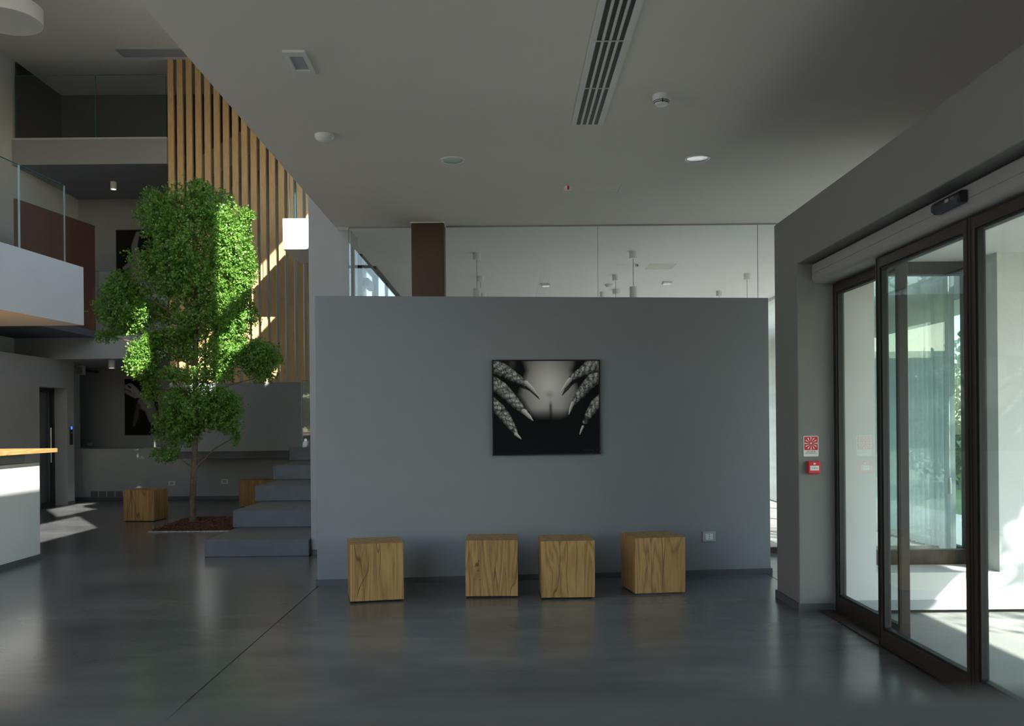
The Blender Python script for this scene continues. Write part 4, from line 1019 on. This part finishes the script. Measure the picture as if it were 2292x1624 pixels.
# leaves in small rosettes at twig ends
cen = []; nrm = []
for (cx_, cy_, rx, ry, dy, den) in CL:
    n = int(2000*den); c = np.array(tp(cx_, cy_, dy))
    v = rng.normal(size=(n, 3)); v /= np.linalg.norm(v, axis=1)[:, None]
    r = rng.uniform(0.15, 1.10, n)**0.5
    # lumpy outline
    lump = 1+0.12*np.sin(5*v[:, 0]+cx_)*np.sin(6*v[:, 2]+cy_)+0.06*rng.normal(size=n)
    p = v*(r*lump)[:, None]*np.array([rx, rx*0.95, ry])/TS*0.95
    cen.append(c+p); nrm.append(v)
cen = np.concatenate(cen); nrm = np.concatenate(nrm)
def leaf_cloud(cen, nrm, per, size, spread, r, tilt=0.8):
    n = len(cen)*per
    C = np.repeat(cen, per, 0)+r.normal(size=(n, 3))*spread; Nn = np.repeat(nrm, per, 0)
    d = r.normal(size=(n, 3))*0.9+Nn*tilt*np.array([0.5, 0.5, 0.15]); d /= np.linalg.norm(d, axis=1)[:, None]      # leaf direction
    up = np.array([0, 0, 0.55])+r.normal(size=(n, 3))*0.4+Nn*0.9
    s = np.cross(d, up); s /= np.linalg.norm(s, axis=1)[:, None]+1e-9; u = np.cross(s, d)
    L = (size*r.uniform(0.65, 1.25, n))[:, None]
    p0 = C; p1 = C+d*L*0.55+s*L*0.33+u*L*0.10; p2 = C+d*L; p3 = C+d*L*0.55-s*L*0.33+u*L*0.10
    V = np.stack([p0, p1, p2, p3], 1).reshape(-1, 3)
    i = np.arange(n)*4
    Fc = np.concatenate([np.stack([i, i+1, i+2], 1), np.stack([i, i+2, i+3], 1)])
    return V, Fc
def np_mesh(name, V, Fc, mat, parent):
    me = bpy.data.meshes.new(name); nF, k = Fc.shape
    me.vertices.add(len(V)); me.vertices.foreach_set('co', V.astype(np.float32).ravel())
    me.loops.add(nF*k); me.loops.foreach_set('vertex_index', Fc.astype(np.int32).ravel())
    me.polygons.add(nF); me.polygons.foreach_set('loop_start', np.arange(0, nF*k, k, dtype=np.int32)); me.polygons.foreach_set('loop_total', np.full(nF, k, dtype=np.int32))
    me.update(calc_edges=True); me.validate(); me.materials.append(MATS[mat])
    return link(name, me, parent)
V, Fc = leaf_cloud(cen, nrm, 6, 0.036, 0.015, rng)
np_mesh('foliage', V, Fc, 'leaf', tree)['kind'] = 'stuff'

# mulch bed at the foot of the tree
mb = thing('mulch_bed', 'bed of red-brown bark mulch around the tree trunk', 'mulch', (TX, TY, 0))
m0, m1 = on_z(333, 1191), on_z(402, 1163)
mx0, mx1, my0, my1 = m0[0]-TX, -3.30-TX, m0[1]-TY, m1[1]-TY
sk = m1[0]-m0[0]
bmv = []; nx, ny = 46, 40; bmf = []
for j in range(ny+1):
    for i in range(nx+1):
        fx, fy = i/nx, j/ny
        edge = min(fx, 1-fx, fy, 1-fy); z = 0.004+0.05*min(1, edge*6)*(0.5+0.5*random.random())
        bmv.append((mx0+(mx1-mx0)*fx+sk*fy*0.6, my0+(my1-my0)*fy, z))
for j in range(ny):
    for i in range(nx):
        a = j*(nx+1)+i; bmf.append((a, a+1, a+nx+2, a+nx+1))
m = MB(); m.v = bmv; m.f = bmf; m.build('soil', 'mulch', mb)
chips = MB()
for k in range(1400):
    fx, fy = random.uniform(0.02, 0.98), random.uniform(0.02, 0.98)
    x = mx0+(mx1-mx0)*fx+sk*fy*0.6; y = my0+(my1-my0)*fy; e_ = min(fx, 1-fx, fy, 1-fy); z = 0.012+0.045*min(1, e_*6)
    a = random.uniform(0, math.pi); l, w_ = random.uniform(0.015, 0.04), random.uniform(0.006, 0.014); t_ = random.uniform(-0.5, 0.5)
    ca_, sa_ = math.cos(a), math.sin(a)
    pts = [(-l, -w_), (l, -w_), (l, w_), (-l, w_)]
    bot = [(x+p*ca_-q_*sa_, y+p*sa_+q_*ca_, z+p*t_) for p, q_ in pts]; top = [(p[0], p[1], p[2]+0.006) for p in bot]
    chips.hexa(bot, top)
chips.build('bark_chips', 'mulch', mb)['kind'] = 'stuff'
rim = MB()
c4 = [(mx0, my0), (mx1, my0), (mx1+sk*0.6, my1), (mx0+sk*0.6, my1)]
for i in range(4):
    (xa, ya), (xb, yb) = c4[i], c4[(i+1) % 4]; rim.tube([(xa, ya, 0.004), (xb, yb, 0.004)], [0.012, 0.012], 6)
rim.build('edging', 'gravel', mb)

# ================================================================== OUTSIDE
struct(MB().box(2.44, 6.6, -14, 30, -0.2, -0.03).box(-40, 2.44, -40, YF-0.31, -0.2, -0.03).build('floor_terrace', 'terrace'))
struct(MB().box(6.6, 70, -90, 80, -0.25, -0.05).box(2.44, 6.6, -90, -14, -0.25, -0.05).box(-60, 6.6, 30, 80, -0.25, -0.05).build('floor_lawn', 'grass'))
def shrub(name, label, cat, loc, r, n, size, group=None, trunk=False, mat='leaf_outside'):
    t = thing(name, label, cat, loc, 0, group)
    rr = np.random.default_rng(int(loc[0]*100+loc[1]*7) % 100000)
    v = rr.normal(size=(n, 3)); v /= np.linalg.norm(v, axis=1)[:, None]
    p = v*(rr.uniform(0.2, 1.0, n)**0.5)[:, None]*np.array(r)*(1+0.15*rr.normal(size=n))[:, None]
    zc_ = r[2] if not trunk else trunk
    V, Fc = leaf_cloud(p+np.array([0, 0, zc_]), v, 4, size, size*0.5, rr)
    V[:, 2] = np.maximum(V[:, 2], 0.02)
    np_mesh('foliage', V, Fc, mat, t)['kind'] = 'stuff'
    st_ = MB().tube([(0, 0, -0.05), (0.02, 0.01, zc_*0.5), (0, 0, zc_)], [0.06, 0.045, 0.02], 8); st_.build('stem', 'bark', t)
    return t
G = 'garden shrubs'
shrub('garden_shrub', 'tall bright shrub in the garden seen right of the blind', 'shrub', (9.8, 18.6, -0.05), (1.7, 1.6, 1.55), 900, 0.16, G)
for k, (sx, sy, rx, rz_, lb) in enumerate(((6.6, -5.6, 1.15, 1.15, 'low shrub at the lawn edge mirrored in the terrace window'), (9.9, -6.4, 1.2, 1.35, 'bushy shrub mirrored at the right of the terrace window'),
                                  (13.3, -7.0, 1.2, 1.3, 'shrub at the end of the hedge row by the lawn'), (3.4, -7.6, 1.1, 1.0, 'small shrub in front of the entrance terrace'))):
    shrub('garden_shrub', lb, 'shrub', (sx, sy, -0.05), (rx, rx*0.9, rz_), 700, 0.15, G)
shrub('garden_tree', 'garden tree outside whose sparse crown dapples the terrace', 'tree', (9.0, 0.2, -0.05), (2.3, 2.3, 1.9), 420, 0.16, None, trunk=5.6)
fb = thing('far_building', 'low dark building beyond the garden shrubs', 'building', (24, -36, 0))
MB().box(-14, 14, -3, 3, 0, 4.4).build('walls', 'far_building', fb)
MB().box(-14.4, 14.4, -3.4, 3.4, 4.4, 4.8).build('roof', 'grey_plastic', fb)
for k in range(6): MB().box(-12+k*4, -10+k*4, 3.0, 3.02, 1.4, 3.2).build('window', 'shutter_glass', fb)
